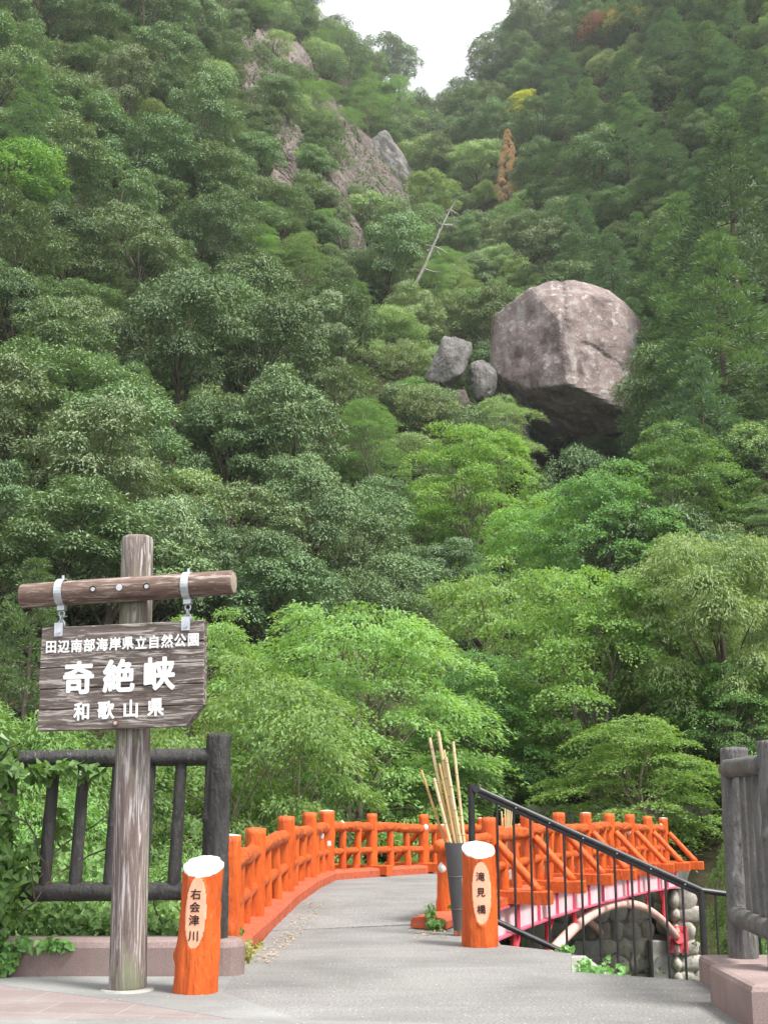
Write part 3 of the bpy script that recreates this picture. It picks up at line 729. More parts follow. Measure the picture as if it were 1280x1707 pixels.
for x in (-.43, .385):
    zc = BZ+.004
    b = MB(); n = 26; r0, r1, w2 = .081, .087, .024; V = []; F = []
    for k in range(n+1):
        a = R(-75)-2*math.pi*(1-30/360)*k/n
        for r in (r0, r1):
            for ww in (-w2, w2): V.append((x+ww, BY+r*math.cos(a+math.pi/2-R(-90)), zc+r*math.sin(a+math.pi/2-R(-90))))
    V = []
    for k in range(n+1):
        a = R(-90)+R(15)+R(330)*k/n
        for r in (r0, r1):
            for ww in (-w2, w2): V.append((x+ww, BY+r*math.cos(a), zc+r*math.sin(a)))
    for k in range(n):
        q = k*4; p = q+4
        F += [(q, p, p+1, q+1), (q+2, q+3, p+3, p+2), (q, q+2, p+2, p), (q+1, p+1, p+3, q+3)]
    b.add(V, F); b.tube([(x, BY, zc+.08), (x, BY, zc+.108)], .009, 8); b.box((x-w2, BY-.022, zc-.112), (x+w2, BY+.022, zc-.080))
    st = b.build('strap', M['zinc'], beam, world=False)
    # eye bolt and two chain links
    def link(c, rr, th, plane):
        pts = [(c[0]+(rr*math.cos(a) if plane == 'x' else 0), c[1]+(rr*math.cos(a) if plane == 'y' else 0), c[2]+rr*1.25*math.sin(a)) for a in [2*math.pi*k/16 for k in range(17)]]
        return pts
    b = MB(); zz = zc-.118
    b.tube(link((x, BY, zz-.014), .017, .005, 'x'), .0055, 8, 0, False); b.tube(link((x, BY-.0, zz-.046), .016, .005, 'y'), .0055, 8, 0, False)
    b.tube(link((x, BY-.0, zz-.082), .021, .005, 'x'), .0065, 8, 0, False); b.build('chain', M['zinc'], sign, smooth=True, world=False)
    b = MB(); b.box((x-.027, byf-.006, bz1-.062), (x+.027, byf-.0005, bz1+.022)); b.tube([(x, byf-.005, bz1-.036), (x, byf-.013, bz1-.036)], .011, 10)
    b.box((x-.027, byf-.004, bz1+.003), (x+.027, BY+.03, bz1+.007)); b.build('hanger_plate', M['zinc'], board, world=False)
# concrete collar where the post enters the ground
pc = Vector((SX, SY, 0)); b = MB()
b.tube([(0, 0, .0), (0, 0, .012)], [.165, .155], 28)
o = b.build('footing', M['concrete'], sign, world=False)

# ------------------------------------------------------------------ log bollards with peach plaques
def bollard(loc, label, text, seed, h, rb, rt, lean, yaw, oval):
    t = thing('log_bollard', label, 'bollard', loc, rz=yaw, group='orange log bollards at the bridge entrance')
    seg, ring = 110, 90; V = []; F = []; mi = []; slope = .42
    ow, z0, z1 = oval; fd = rb*.90
    for j in range(ring+1):
        tt = j/ring
        for k in range(seg):
            a = 2*math.pi*k/seg; ca, sa = math.cos(a), math.sin(a)
            r = rb+(rt-rb)*min(1, tt*1.4)
            d = 1+.05*nz(ca*1.2, sa*1.2, tt*1.8+seed, 1.5, 3)+.055*nz(ca*2.6, sa*2.6, tt*1.1+seed*2, 1.5, 4)-.05*max(0, nz(ca*3, sa*3, tt*2.2+seed*4, 1.2, 3)-.25)
            for ka, kt, ks, kh in ((R(170), .30, .22, .15), (R(15), .62, .24, .10)):
                da = (a-ka-seed*.4+math.pi) % (2*math.pi)-math.pi; d += kh*math.exp(-(da/ks)**2-((tt-kt)*h/.05)**2)
            x, y = r*d*ca+lean*tt*h, r*d*sa
            ztop = h+slope*(r*d*sa)
            z = tt*ztop
            # flat oval plaque cut into the front (-Y)
            u = (x-lean*tt*h)/ow; vv = (z-(z0+z1)/2)/((z1-z0)/2)
            q = u*u+abs(vv)**2.4
            if sa < -.2 and q < 1.12:
                target = -fd-.004; y = target if q < 1 else y+(target-y)*(1.12-q)/.12
            V.append((x, y, z))
    for j in range(ring):
        for k in range(seg):
            ids = (j*seg+k, j*seg+(k+1) % seg, (j+1)*seg+(k+1) % seg, (j+1)*seg+k); F.append(ids)
            c = [sum(V[i][q] for i in ids)/4 for q in range(3)]
            u = (c[0]-lean*c[2])/ow; vv = (c[2]-(z0+z1)/2)/((z1-z0)/2)
            m = 1 if (c[1] < -fd*.6 and u*u+abs(vv)**2.4 < .97) else 0
            if j >= ring-2+int(1.2*nz(k*.3, seed, 1)): m = 2
            mi.append(m)
    base = ring*seg; c = len(V)
    V.append((lean*h, 0, h+.006))
    r2 = []
    for k in range(seg):
        F.append((c, base+k, base+(k+1) % seg)); mi.append(2)
    b = MB(); b.add(V, F, mi)
    body = b.build('body', [M['orange'], M['peach'], M['white_paint']], t, world=False)
    body.data.polygons.foreach_set('use_smooth', [f < ring*seg for f in range(len(F))]); 
    n = len(text); zs = [z1-(z1-z0)*f for f in ((.24, .42, .60, .82) if n == 4 else (.24, .49, .76))]
    sz = .070 if n == 4 else .074
    def place(i): return Matrix.Translation((lean*zs[i]-.006, -fd-.0065, zs[i])) @ RX, (sz, sz*(1.0 if n == 3 else .95))
    glyphs(text, M['ink'], 'lettering', body, place, .02)
    return t
bollard((-1.175, 8.32, 0), 'orange log bollard with white top and four black characters beside the sign', '右会津川', 1, .765, .142, .126, .035, R(-5), (.066, .27, .70))
p = ground(803, 1580)
bollard((p.x, p.y+.13, 0), 'orange log bollard with white top and three black characters before the handrail', '滝見橋', 4, .765, .146, .136, -.012, R(4), (.077, .18, .67))

# ------------------------------------------------------------------ cane holder and bamboo canes
q0 = ground(767, 1561); q1 = at(757, 1405, q0.y+.05)
holder = thing('cane_holder', 'tall dark grey tapered holder full of bamboo canes by the bridge entrance', 'holder', (q0.x, q0.y+.06, 0))
b = MB(); cx, cyy = q0.x, q0.y+.06; tx = q1.x-.0
hh = q1.z
V = []; F = []; seg = 28; lv = [(0.03, .050), (.27*hh, .062), (.275*hh, .0645), (.285*hh, .0645), (.29*hh, .062), (.62*hh, .076), (.625*hh, .079), (.635*hh, .079), (.64*hh, .0765), (hh, .088), (hh, .082), (.10, .048)]
for z, r in lv:
    for k in range(seg):
        a = 2*math.pi*k/seg; V.append((cx+(tx-cx)*z/hh+r*math.cos(a), cyy+r*.85*math.sin(a), z))
for j in range(len(lv)-1):
    for k in range(seg): F.append((j*seg+k, j*seg+(k+1) % seg, (j+1)*seg+(k+1) % seg, (j+1)*seg+k))
F.append(tuple(range(seg-1, -1, -1))); F.append(tuple(range((len(lv)-1)*seg, len(lv)*seg)))
b.add(V, F); hb = b.build('body', M['vase'], holder, smooth=False)
b = MB()
for sx in (-.035, 0, .04): b.box((cx+sx-.016, cyy-.045, 0), (cx+sx+.012, cyy+.03, .045))
b.build('foot', M['rust'], holder)
def cane(pt, pb, yt, yb, r, m, label, seed, name='bamboo_cane', group='bamboo canes in the holder at the near end'):
    a = at(*pt, yt); c = at(*pb, yb); d = (c-a).normalized(); e = c+d*.55
    if e.z < .12: e = c+d*((c.z-.12)/max(.05, -d.z))
    t = thing(name, label, 'cane', tuple(e), group=group)
    rnd = random.Random(seed); ln = (a-e).length; pts = []; rad = []; s = 0; nodes = []
    while s < ln:
        L_ = rnd.uniform(.16, .22); nodes.append(s); s += L_
    bow = d.orthogonal().normalized()*.012*rnd.uniform(-1, 1)
    for k in range(17):
        u = k/16; pts.append(e.lerp(a, u)+bow*math.sin(u*3.1)); rad.append(r*(1.08-.16*u))
    b = MB(); b.tube(pts, rad, 12); cn = b.build('stem', m, t, smooth=False)
    for s in nodes[1:]:
        u = s/ln; q = e.lerp(a, u)+bow*math.sin(u*3.1); dd = (a-e).normalized()
        rr = r*(1.08-.16*u); b = MB(); b.tube([q-dd*.006, q-dd*.002, q+dd*.002, q+dd*.006], [rr*1.0, rr*1.16, rr*1.16, rr*1.0], 12); b.build('node', M['cane_node'], cn)
yh = q0.y+.06
cane((702, 1284), (743, 1403), yh, yh, .0125, M['cane_brown'], 'short brown bamboo cane leaning farthest left in the grey holder', 1)
cane((716, 1230), (753, 1403), yh+.04, yh+.02, .0155, M['cane'], 'mottled bamboo cane, second tallest, just left of the tallest one', 2)
cane((730, 1219), (759, 1403), yh-.02, yh, .0165, M['cane'], 'tallest pale bamboo cane in the grey holder', 3)
cane((740, 1250), (764, 1403), yh+.03, yh+.03, .0135, M['cane'], 'bamboo cane half hidden directly right of the tallest cane', 4)
cane((743, 1262), (767, 1403), yh-.04, yh-.03, .0155, M['cane'], 'thick pale bamboo cane in the middle of the holder', 5)
cane((755, 1236), (773, 1403), yh, yh, .0140, M['cane'], 'thin upright bamboo cane standing apart on the right of the holder', 6)
cane((723, 1297), (750, 1403), yh-.05, yh-.04, .0150, M['cane'], 'short pale bamboo cane between the brown one and the tall ones', 7)
cane((732, 1273), (757, 1403), yh-.05, yh-.045, .0120, M['cane_brown'], 'slim bamboo cane in front of the tallest cane', 8)
# far bundle at the other end of the bridge
fhp = Vector((2.28, 24.4, deckz(24.4)))
fh = thing('cane_holder', 'small dark holder with canes at the far end of the bridge', 'holder', tuple(fhp))
b = MB(); b.tube([fhp, fhp+Vector((0, 0, .02)), fhp+Vector((0, 0, .62))], [.075, .08, .10], 16); b.build('body', M['vase'], fh)
for i, (dx, top, lean) in enumerate(((-.05, 1.02, -.02), (-.02, 1.10, .02), (.01, 1.16, .04), (.04, 1.12, .05), (.06, 1.04, .07))):
    t = thing('bamboo_cane', ['lowest bamboo cane leaning left in the far bundle', 'second bamboo cane from the left in the far bundle', 'tallest bamboo cane in the far bundle behind the rail',
              'bamboo cane just right of the tallest in the far bundle', 'bamboo cane leaning right in the far bundle'][i], 'cane', tuple(fhp+Vector((dx, 0, .05))), group='bamboo canes at the far end of the bridge')
    b = MB(); b.tube([fhp+Vector((dx*.4, 0, .05)), fhp+Vector((dx+lean, 0, top))], .016, 8); b.build('stem', M['cane'], t)

# ------------------------------------------------------------------ black stair handrail
HY = 11.72
hr = thing('stair_handrail', 'black metal handrail running down the steps beside the bridge', 'handrail', (.72, HY, 0))
a0 = at(790, 1313, HY); a1 = at(1168, 1484, HY); e0 = at(826, 1535, HY); e1 = at(1060, 1641, HY)
def bar(b, p, q, hw, hh, m=0):
    p, q = Vector(p), Vector(q); d = (q-p).normalized(); sde = d.cross(Vector((0, 0, 1))).normalized(); up = sde.cross(d)
    V = [x+sde*sx*hw+up*sz*hh for x in (p, q) for sx, sz in ((-1, -1), (1, -1), (1, 1), (-1, 1))]
    b.add(V, [(0, 1, 5, 4), (1, 2, 6, 5), (2, 3, 7, 6), (3, 0, 4, 7), (3, 2, 1, 0), (4, 5, 6, 7)], m)
b = MB(); d = (a1-a0).normalized()
b.tube([a0+d*.02, a0+d*.05]+[a0.lerp(a1, k/8) for k in range(1, 9)], .027, 14)
bar(b, a0+d*.03+Vector((0, 0, -.036)), a1+Vector((0, 0, -.036)), .016, .008)
bar(b, a0+d*.03+Vector((0, 0, -.051)), a1+Vector((0, 0, -.051)), .008, .008)
b.build('top_rail', M['rail_black'], hr)
b = MB(); e1b = e0+(a1-a0)*1.0; b.tube([e0, e1b], .026, 12); b.build('bottom_rail', M['rail_black'], hr)
pp = at(785, 1308, HY)
b = MB(); b.tube([(pp.x, HY, -.05), (pp.x, HY, pp.z-.025)], .031, 16); b.tube([(pp.x, HY, pp.z-.03), (pp.x, HY, pp.z+.005)], .035, 16)
b.tube([(pp.x+.045, HY-.04, a0.z-.01), (pp.x+.045, HY+.03, a0.z-.01)], .034, 16); b.build('post', M['rail_black'], hr)
for k in range(13):
    x = at(829+27.6*k, 1400, HY).x; u = (x-a0.x)/(a1.x-a0.x); v = (x-e0.x)/(e1b.x-e0.x)
    if u > 1.0: break
    zt = a0.z+(a1.z-a0.z)*u-.05; zb = e0.z+(e1b.z-e0.z)*v
    b = MB(); b.tube([(x, HY, zb-.02), (x, HY, zt)], .0115, 8); b.build('baluster', M['rail_black'], hr)
    if k % 2: b = MB(); b.tube([(x+.02, HY-.024, zt+.028), (x+.02, HY-.034, zt+.028)], .006, 8); b.build('bolt', M['zinc'], hr)
f0 = a1.copy(); f1 = at(1300, 1502, HY+.1); g0 = e1b.copy(); g1 = Vector((f1.x, HY+.1, e1b.z-.03))
b = MB(); b.tube([f0, f1], .027, 12); b.tube([g0, g1], .022, 10); b.build('landing_rail', M['rail_black'], hr)
b = MB(); b.tube([(a1.x, HY, g0.z-.6), (a1.x, HY, f0.z)], .028, 12); b.build('post', M['rail_black'], hr)
for k in range(1, 5):
    x = a1.x+.13*k; b = MB(); b.tube([(x, HY+.02*k, g0.z-.02), (x, HY+.02*k, f0.z-.01*k)], .0115, 8); b.build('baluster', M['rail_black'], hr)
# steps going down beside the rail
stp = thing('stone_steps', 'concrete steps going down to the river beside the black handrail', 'steps', (1.5, 10, 0)); b = MB()
for k in range(9):
    x0 = 1.48+.28*k; b.box((x0, 9.28, -3.0), (x0+.278, 11.6, -.17*(k+1)))
b.build('treads', M['concrete'], stp)

# ------------------------------------------------------------------ boulder and rocks
def rock(name, planes, seed, sub, scale, m, amp=.05, k=14, crack=None, freq=1.0):
    """faceted rock: soft minimum of support planes (direction, distance) over a sphere of directions, with fractal roughness"""
    import bmesh
    bm = bmesh.new(); bmesh.ops.create_icosphere(bm, subdivisions=sub, radius=1.0)
    PN = [(Vector(n).normalized(), dd) for n, dd in planes]
    V = []
    for v in bm.verts:
        n = v.co.normalized(); s = 0
        for pn, dd in PN:
            c = n.dot(pn)
            if c > .02: s += (c/dd)**k
        r = s**(-1/k) if s > 0 else 1
        p = n*r
        d = amp*nz(p.x+seed, p.y, p.z, 1.3*freq, 6)+amp*.5*abs(nz(p.x, p.y+seed, p.z, 3.1*freq, 4))
        if crack: d -= crack(p)
        p = p+n*d
        V.append((p.x*scale[0], p.y*scale[1], p.z*scale[2]))
    F = [tuple(x.index for x in f.verts) for f in bm.faces]; bm.free(); return V, F
BYD = 80.0
bc = at(945, 612, BYD)
bs = BYD/ray(945, 612)[1]/F_PX      # metres per photo pixel there
def boul_crack(p):
    # overhanging ledge low on the right of the front face: the rock below it is set back
    d = 0
    t = (p.x-.06)/.72
    if 0 < t < 1.15 and p.y < 0:
        zc = .12-.44*t**1.5+.035*nz(p.x*2.5, 7, 1, 1.5, 3); dz = zc-p.z; f = math.sin(math.pi*min(1, max(0, t/1.15)))**.6
        if dz > 0: d += (.045*f*(1-math.exp(-dz/.03))*math.exp(-dz/.25)+.012*f*math.exp(-((dz-.03)/.02)**2))*(.75+.5*nz(p.x*3, 2, p.z))
    if p.y < 0:
        d += .03*math.exp(-((p.x+.16-.05*p.z)/.03)**2)*max(0, min(1, (p.z-.0)*2))
    return d
planes = [((-.72, -.68, .06), .79), ((.24, -.96, .20), .84), ((-.10, -.92, .55), .98), ((.30, -.75, .75), 1.08), ((-.9, -.6, .2), 1.05), ((-1, 0, .05), 1.10), ((-.75, -.10, -.65), .85), ((-.43, 0, .90), 1.19), ((-.14, 0, .99), 1.18), ((.13, 0, .99), 1.24), ((.5, 0, .87), 1.27), ((.8, -.3, .6), 1.2),
          ((.93, 0, .36), 1.30), ((.97, 0, -.22), 1.06), ((-.36, -.15, -.92), .75), ((0, 1, 0), .9), ((0, 1, .7), 1.1), ((.3, .5, -1), 1.0), ((.85, -.6, .0), 1.08)]
V, F = rock('boulder', planes, 3.3, 6, (113*bs, 112*bs, 116*bs), M['boulder'], .05, 70, boul_crack)
t = thing('boulder', 'huge pinkish grey boulder overhanging a dark hollow in the gorge', 'boulder', tuple(bc))
b = MB(); b.add(V, F); o = b.build('rock', M['boulder'], t, world=False)
o.name = 'rock_face'
def small_rock(px, py, y, wpx, hpx, seed, m, label, depth=1.0, tilt=0, sub=4, planes=None, name='rock', grp=None):
    c = at(px, py, y); s = y/ray(px, py)[1]/F_PX
    rnd = random.Random(seed)
    pl = planes or [((rnd.uniform(-1, 1), rnd.uniform(-1, 1), rnd.uniform(-1, 1)), rnd.uniform(.72, 1.0)) for _ in range(16)]+[((0, -1, .3), .75), ((0, 0, 1), .9), ((0, 0, -1), .9), ((1, 0, 0), .95), ((-1, 0, 0), .95), ((0, 1, 0), .95)]
    V, F = rock(name, pl, seed*1.7, sub, (wpx*.55*s, wpx*.55*s*depth, hpx*.55*s), m, .10, 14, None, 1.4)
    ca, sa = math.cos(tilt), math.sin(tilt)
    V = [(c.x+x*ca-z*sa, c.y+y2, c.z+x*sa+z*ca) for x, y2, z in V]
    b = MB(); b.add(V, F); o = b.build(name, m); props(o, label, 'rock', grp); o.data.polygons.foreach_set('use_smooth', [False]*len(F)); return o, c
ROCKS = []
def rk(px, py, w_, h_, seed, m, label, tilt=0, y=None, name='rock', sub=5, depth=.8):
    yy = y if y else hit(px, py+h_*.2).y-.5
    o, c = small_rock(px, py, yy, w_, h_, seed, m, label, depth, tilt, sub, None, name); ROCKS.append((px, py, w_, h_, yy)); return o
rk(752, 606, 58, 88, 2, M['cliff_grey'], 'pale pointed rock left of the great boulder', -.4, 78)
rk(806, 634, 46, 70, 5, M['cliff_grey'], 'grey rock wedged against the left foot of the great boulder', 0, 79)
rk(748, 690, 70, 70, 8, M['cliff'], 'brown rock slab below the pale pointed rock', .2, 75)
rk(845, 712, 60, 95, 11, M['cliff'], 'dark rock under the left edge of the great boulder', .1, 80.5)
rk(1075, 745, 80, 50, 13, M['cliff'], 'low dark rock at the right foot of the great boulder', 0, 81)
for r in ROCKS[3:6]: pass
NKEEP = len(ROCKS)
CL = [(440, 115, 100, 130, 21, 'cliff_pale', 'pale cliff patch high on the left slope under the ridge trees', .5),
      (500, 95, 60, 110, 22, 'cliff', 'brown rock knob below the ridge trees left of the sky gap', .2),
      (432, 190, 45, 80, 23, 'cliff_pale', 'small pale rock scar below the upper cliff patch', .4),
      (563, 135, 50, 80, 24, 'cliff', 'reddish rock corner beneath the ridge shrubs nearest the sky gap', .1),
      (478, 240, 70, 90, 25, 'cliff', 'brown rock slope in the middle of the left cliff', .5),
      (478, 310, 60, 90, 26, 'cliff_pale', 'pale scree-like rock low on the left side of the cliff', .5),
      (592, 295, 120, 190, 27, 'cliff', 'broad brown cliff face in the middle of the gorge', .35),
      (648, 278, 60, 110, 28, 'cliff_grey', 'grey leaning rock pinnacle on the right of the cliff face', .6),
      (652, 330, 80, 120, 29, 'cliff', 'brown slab below the grey pinnacle', .5),
      (585, 390, 70, 100, 30, 'cliff', 'lowest brown rock step of the cliff', .2),
      (560, 200, 70, 60, 31, 'cliff', 'rock ledge above the broad cliff face', .3),
      (530, 165, 60, 60, 32, 'cliff_pale', 'pale ledge between the two upper cliff patches', .3)]
def march(PX, PYY):
    """where the view rays of an array of photo points meet the hillside"""
    v = (853.5-PYY)/F_PX; dx = (PX-640)/F_PX; dy = cp-v*sp; dz = sp+v*cp; Y = np.full(PX.shape, 60.0); done = np.zeros(PX.shape, bool)
    for k in range(560):
        below = EYE+dz/dy*Y < terr(dx/dy*Y, Y); done |= below
        Y = np.where(done, Y, Y+.4)
    return dx/dy*Y, Y, EYE+dz/dy*Y
def cliff_mesh():
    gx = np.arange(372, 716, 2.5); gy = np.arange(48, 440, 2.5); PX, PYY = np.meshgrid(gx, gy); X, Y, Z = march(PX, PYY)
    ny, nx = PX.shape; V = []; m = []; KV = []
    for j in range(ny):
        for i in range(nx):
            px, py = PX[j, i], PYY[j, i]; x, y, z = X[j, i], min(Y[j, i], 190), Z[j, i]
            k = -1
            for (cx, cy_, w_, h_, sd_, mm, lab, tl) in CL:
                u, v = px-cx, py-cy_; ca, sa = math.cos(-tl), math.sin(-tl); u, v = u*ca-v*sa, u*sa+v*ca
                q = 1-math.hypot(u/(w_*.54), v/(h_*.54))
                k = max(k, q)
            k += .30*nz(px*.035, py*.035, 1, 1, 3)
            KV.append(k); f = max(0, min(1, k*2.5+.35))
            p = Vector((x*.20+z*.05, y*.10, z*.13-x*.05)); dd, pp = noise.voronoi(p); c = noise.cell_vector(pp[0]*3.1)
            p2 = Vector((x*.5+z*.15, y*.2, z*.36-x*.12)); d2, pp2 = noise.voronoi(p2); c2 = noise.cell_vector(pp2[0]*5.7)
            e1, e2 = p-Vector(pp[0]), p2-Vector(pp2[0])
            h = 1.5*c.x+1.6*(c.y*e1.x+c.z*e1.z)+.5*c2.x+.9*(c2.y*e2.x+c2.z*e2.z)-.7*math.exp(-((dd[1]-dd[0])/.07)**2)-.25*math.exp(-((d2[1]-d2[0])/.07)**2)+.35*nz(x, y, z, .8, 4)
            a = -2.2+f*(3.2+h*.62)
            V.append((x-a*.02*0, y-a*.9, z+a*.35))
            m.append(1 if (px < 520 and nz(px*.02, py*.02, 5, 1, 2) > -.1) else 0)
    okv = (Y < 182).ravel(); keep = [(k_ > -.45) for k_ in KV]
    F = [(j*nx+i, (j+1)*nx+i, (j+1)*nx+i+1, j*nx+i+1) for j in range(ny-1) for i in range(nx-1)]
    F = [f for f in F if all(okv[q] for q in f) and any(keep[q] for q in f)]
    mi = [m[f[0]] for f in F]
    b = MB(); b.add(V, F, mi); o = b.build('cliff', [M['cliff'], M['cliff_pale']])
    return props(o, 'broken pinkish brown rock cliff high on the left side of the gorge', 'cliff')
cliff_mesh()
for px, py, w_, h_, sd_, m_, lab, tl in CL: ROCKS.append((px, py, w_, h_, hit(px, py).y))
rk(650, 282, 62, 120, 28, M['cliff_grey'], 'grey leaning rock pinnacle on the right of the cliff face', .6, hit(650, 290).y-2, 'cliff_rock', 5, .9)

# ------------------------------------------------------------------ trees
def rng(seed): return np.random.default_rng(seed)
def norm(a): return a/np.maximum(1e-9, np.linalg.norm(a, axis=-1, keepdims=True))
def leaf_quads(c, u, n, L, W):
    u = norm(u); s = norm(np.cross(u, n)); nn = np.cross(s, u)
    L = L[:, None]; W = W[:, None]
    out = np.empty((len(c), 4, 3)); out[:, 0] = c; out[:, 1] = c+u*L*.42+s*W*.5; out[:, 2] = c+u*L-nn*L*.12; out[:, 3] = c+u*L*.42-s*W*.5
    return out.reshape(-1, 3)
def rdir(g, n):
    v = g.normal(size=(n, 3)); return norm(v)
def limb(b, p, q, r0, r1, sag=.15, seg=6, n=5, g=None):
    p, q = Vector(p), Vector(q); pts = []; rad = []
    w1 = Vector(((g.random()-.5)*.5, (g.random()-.5)*.5, sag))*(q-p).length*.5
    for k in range(n+1):
        u = k/n; pts.append(p.lerp(q, u)+w1*(u*(1-u))*2); rad.append(r0+(r1-r0)*u)
    b.tube(pts, rad, seg, 0, False)
def trunk_of(g, H, r, bend=.25, n=7, seg=9):
    pts = []; a = g.random()*6.28; bx, by = math.cos(a)*bend, math.sin(a)*bend
    for k in range(n+1):
        u = k/n; pts.append(Vector((bx*math.sin(u*2.6)+.12*math.sin(u*7+a), by*math.sin(u*2.2)+.12*math.cos(u*6+a)-.12*math.cos(a), H*u-(.5 if k == 0 else 0))))
    return pts, [r*(1.35 if k == 0 else 1)*(1-.78*k/n) for k in range(n+1)]
TREES = {}
def ever(seed, H=7.0, Rr=2.7, nb=21, nl=900, L=(.13, .23), W=(.05, .085), droop=.45, flat=.70, prad=(.72, 1.2), base=.60, lm=2):
    g = rng(seed); b = MB(); pts, rad = trunk_of(g, H*.72, .17); b.tube(pts, rad, 9, 0, False); Q = []
    zc = H*base; skx, sky_ = g.normal(size=2)*.5
    for i in range(nb):
        az = i*2.399+g.random()*.6; el = math.asin(np.clip(-.55+1.5*(i+.5)/nb+g.normal()*.08, -.6, .98))
        rr = Rr*(.72+.28*g.random()); pr = g.uniform(*prad)
        c = np.array([math.cos(az)*math.cos(el)*rr*.86+skx*math.sin(el), math.sin(az)*math.cos(el)*rr*.86+sky_*math.sin(el), zc+math.sin(el)*H*.36*g.uniform(.85, 1.12)])
        if i % lm == 0: limb(b, pts[int(np.clip(c[2]/H*7-1.5, 2, 6))], c, .05, .010, .3, 5, 6, g)
        N = int(nl*pr*pr); d = rdir(g, N); d[:, 2] = np.where(d[:, 2] < -.35, -d[:, 2], d[:, 2])
        lump = 1+.22*np.sin(d[:, 0]*5+i)*np.sin(d[:, 1]*5+i*2)
        rad2 = (pr*(.70+.34*g.random(N))*lump)[:, None]
        c2 = c+d*rad2*np.array([1, 1, flat])
        u = d*np.array([1, 1, .4])+g.normal(size=(N, 3))*.45; u[:, 2] -= droop
        n = d*.7+np.array([0, 0, .7])+g.normal(size=(N, 3))*.35
        Q.append(leaf_quads(c2, u, n, g.uniform(*L, N), g.uniform(*W, N)))
    return b, np.concatenate(Q)
def conifer(seed, H=10.0, Rr=2.6, step=.62):
    g = rng(seed); b = MB(); pts = [Vector((.05*math.sin(k), .05*math.cos(k), H*k/9-(.5 if k == 0 else 0))) for k in range(10)]
    b.tube(pts, [.2*(1-.9*k/9) for k in range(10)], 8, 0, False); Q = []; z = H*.16; i = 0
    while z < H*.985:
        u0 = z/H; rr = Rr*min(1, (1-u0)*1.75)**.85*(.75+.3*g.random())+.08
        nbr = 5 if u0 < .8 else 3
        for k in range(nbr):
            az = k*6.283/nbr+i*.9+g.random()*.5; r1 = rr*(.7+.35*g.random())
            pr = .42+.36*(1-u0)+.14*g.random()
            c = np.array([math.cos(az)*r1, math.sin(az)*r1, z-.20*r1+.1])
            if k % 2 == 0: limb(b, (0, 0, z), c, .03, .008, .1, 4, 2, g)
            N = int(620*pr*pr)+60; d = rdir(g, N); d[:, 2] = np.abs(d[:, 2])*.95-.15
            c2 = c+d*(pr*(.55+.42*g.random(N)))[:, None]*np.array([1.1, 1.1, .85])
            out = np.array([math.cos(az), math.sin(az), .25])
            u = d*.9+out*.6+g.normal(size=(N, 3))*.25; u[:, 2] += .1
            n = np.array([0, 0, 1.])+g.normal(size=(N, 3))*.6
            Q.append(leaf_quads(c2, u, n, g.uniform(.14, .26, N), g.uniform(.04, .065, N)))
        z += step*(.6+.5*(1-u0)+.2); i += 1
    return b, np.concatenate(Q)
def layered(seed, H=5.5, Rr=2.6, npl=60, nl=260, L=(.06, .11), W=(.045, .075), base=.22, plate=(.45, .85), droop=.3, stems=3, tilt=.3, top=1.0, hang=.0):
    """open tree of spreading leafy sprays on forking stems (maple, cherry)"""
    g = rng(seed); b = MB(); S_ = []
    for s in range(stems):
        az = s*6.283/stems+g.random(); out = Rr*.42*g.uniform(.5, 1)
        hh = H*g.uniform(.6, .85); pts = []
        for k in range(8):
            u = k/7; pts.append(Vector((math.cos(az)*out*u**1.3+.1*math.sin(u*8+s*2), math.sin(az)*out*u**1.3+.1*math.cos(u*7+s), hh*u-(.5 if k == 0 else 0))))
        b.tube(pts, [.085*(1.3 if k == 0 else 1)*(1-.75*k/7) for k in range(8)], 8, 0, False); S_.append(pts)
    Q = []
    for i in range(npl):
        zf = base+(1-base)*((i+.5)/npl)**.85; az = i*2.399+g.random()*.8
        prof = math.sqrt(max(.02, 1-((zf-.48)/.55)**2)) if zf > .48 else .75+.25*(zf-base)/(.48-base+1e-6)
        rr = Rr*prof*math.sqrt(g.uniform(.12, 1.0))*g.uniform(.8, 1.22); zf *= g.uniform(.92, 1.06); pr = g.uniform(*plate)
        c = np.array([math.cos(az)*rr, math.sin(az)*rr, H*zf*top-.10*rr])
        st = S_[i % stems]; k = int(np.clip(zf*7-1, 2, 7))
        if i % 5 < 2: limb(b, st[k], c, .022, .004, .3, 5, 6, g)
        N = int(nl*(pr/.65)**2); th = g.random(N)*6.283; r = pr*np.sqrt(g.random(N))
        lob = 1+.3*np.sin(th*3+i)+.15*np.sin(th*7+i*2); r = r*lob
        nx, ny = math.cos(az)*tilt*.6+g.normal()*tilt*.4, math.sin(az)*tilt*.6+g.normal()*tilt*.4
        dx, dy = np.cos(th)*r, np.sin(th)*r
        c2 = c+np.stack([dx, dy, -nx*dx-ny*dy-.28*(r/pr)**2*pr+g.normal(size=N)*.05], 1)
        u = np.stack([np.cos(th)+math.cos(az)*.7, np.sin(th)+math.sin(az)*.7, np.full(N, -droop)], 1)+g.normal(size=(N, 3))*.45
        n = np.array([nx*.5, ny*.5, 1.])+g.normal(size=(N, 3))*.38
        Q.append(leaf_quads(c2, u, n, g.uniform(*L, N), g.uniform(*W, N)))
    return b, np.concatenate(Q)
def weeping(seed):
    return ever(seed, 7.0, 2.9, 46, 2300, (.08, .15), (.026, .045), .55, .6, (.5, .95), .50, 5)
def make_kind(key, fn, leafm, barkm):
    b, Q = fn
    me = qmesh('crown', Q, leafm)
    tm = bpy.data.meshes.new('trunk'); tm.from_pydata(b.V, [], b.F); tm.materials.append(barkm)
    tm.polygons.foreach_set('use_smooth', [True]*len(tm.polygons)); tm.update()
    TREES[key] = (tm, me)
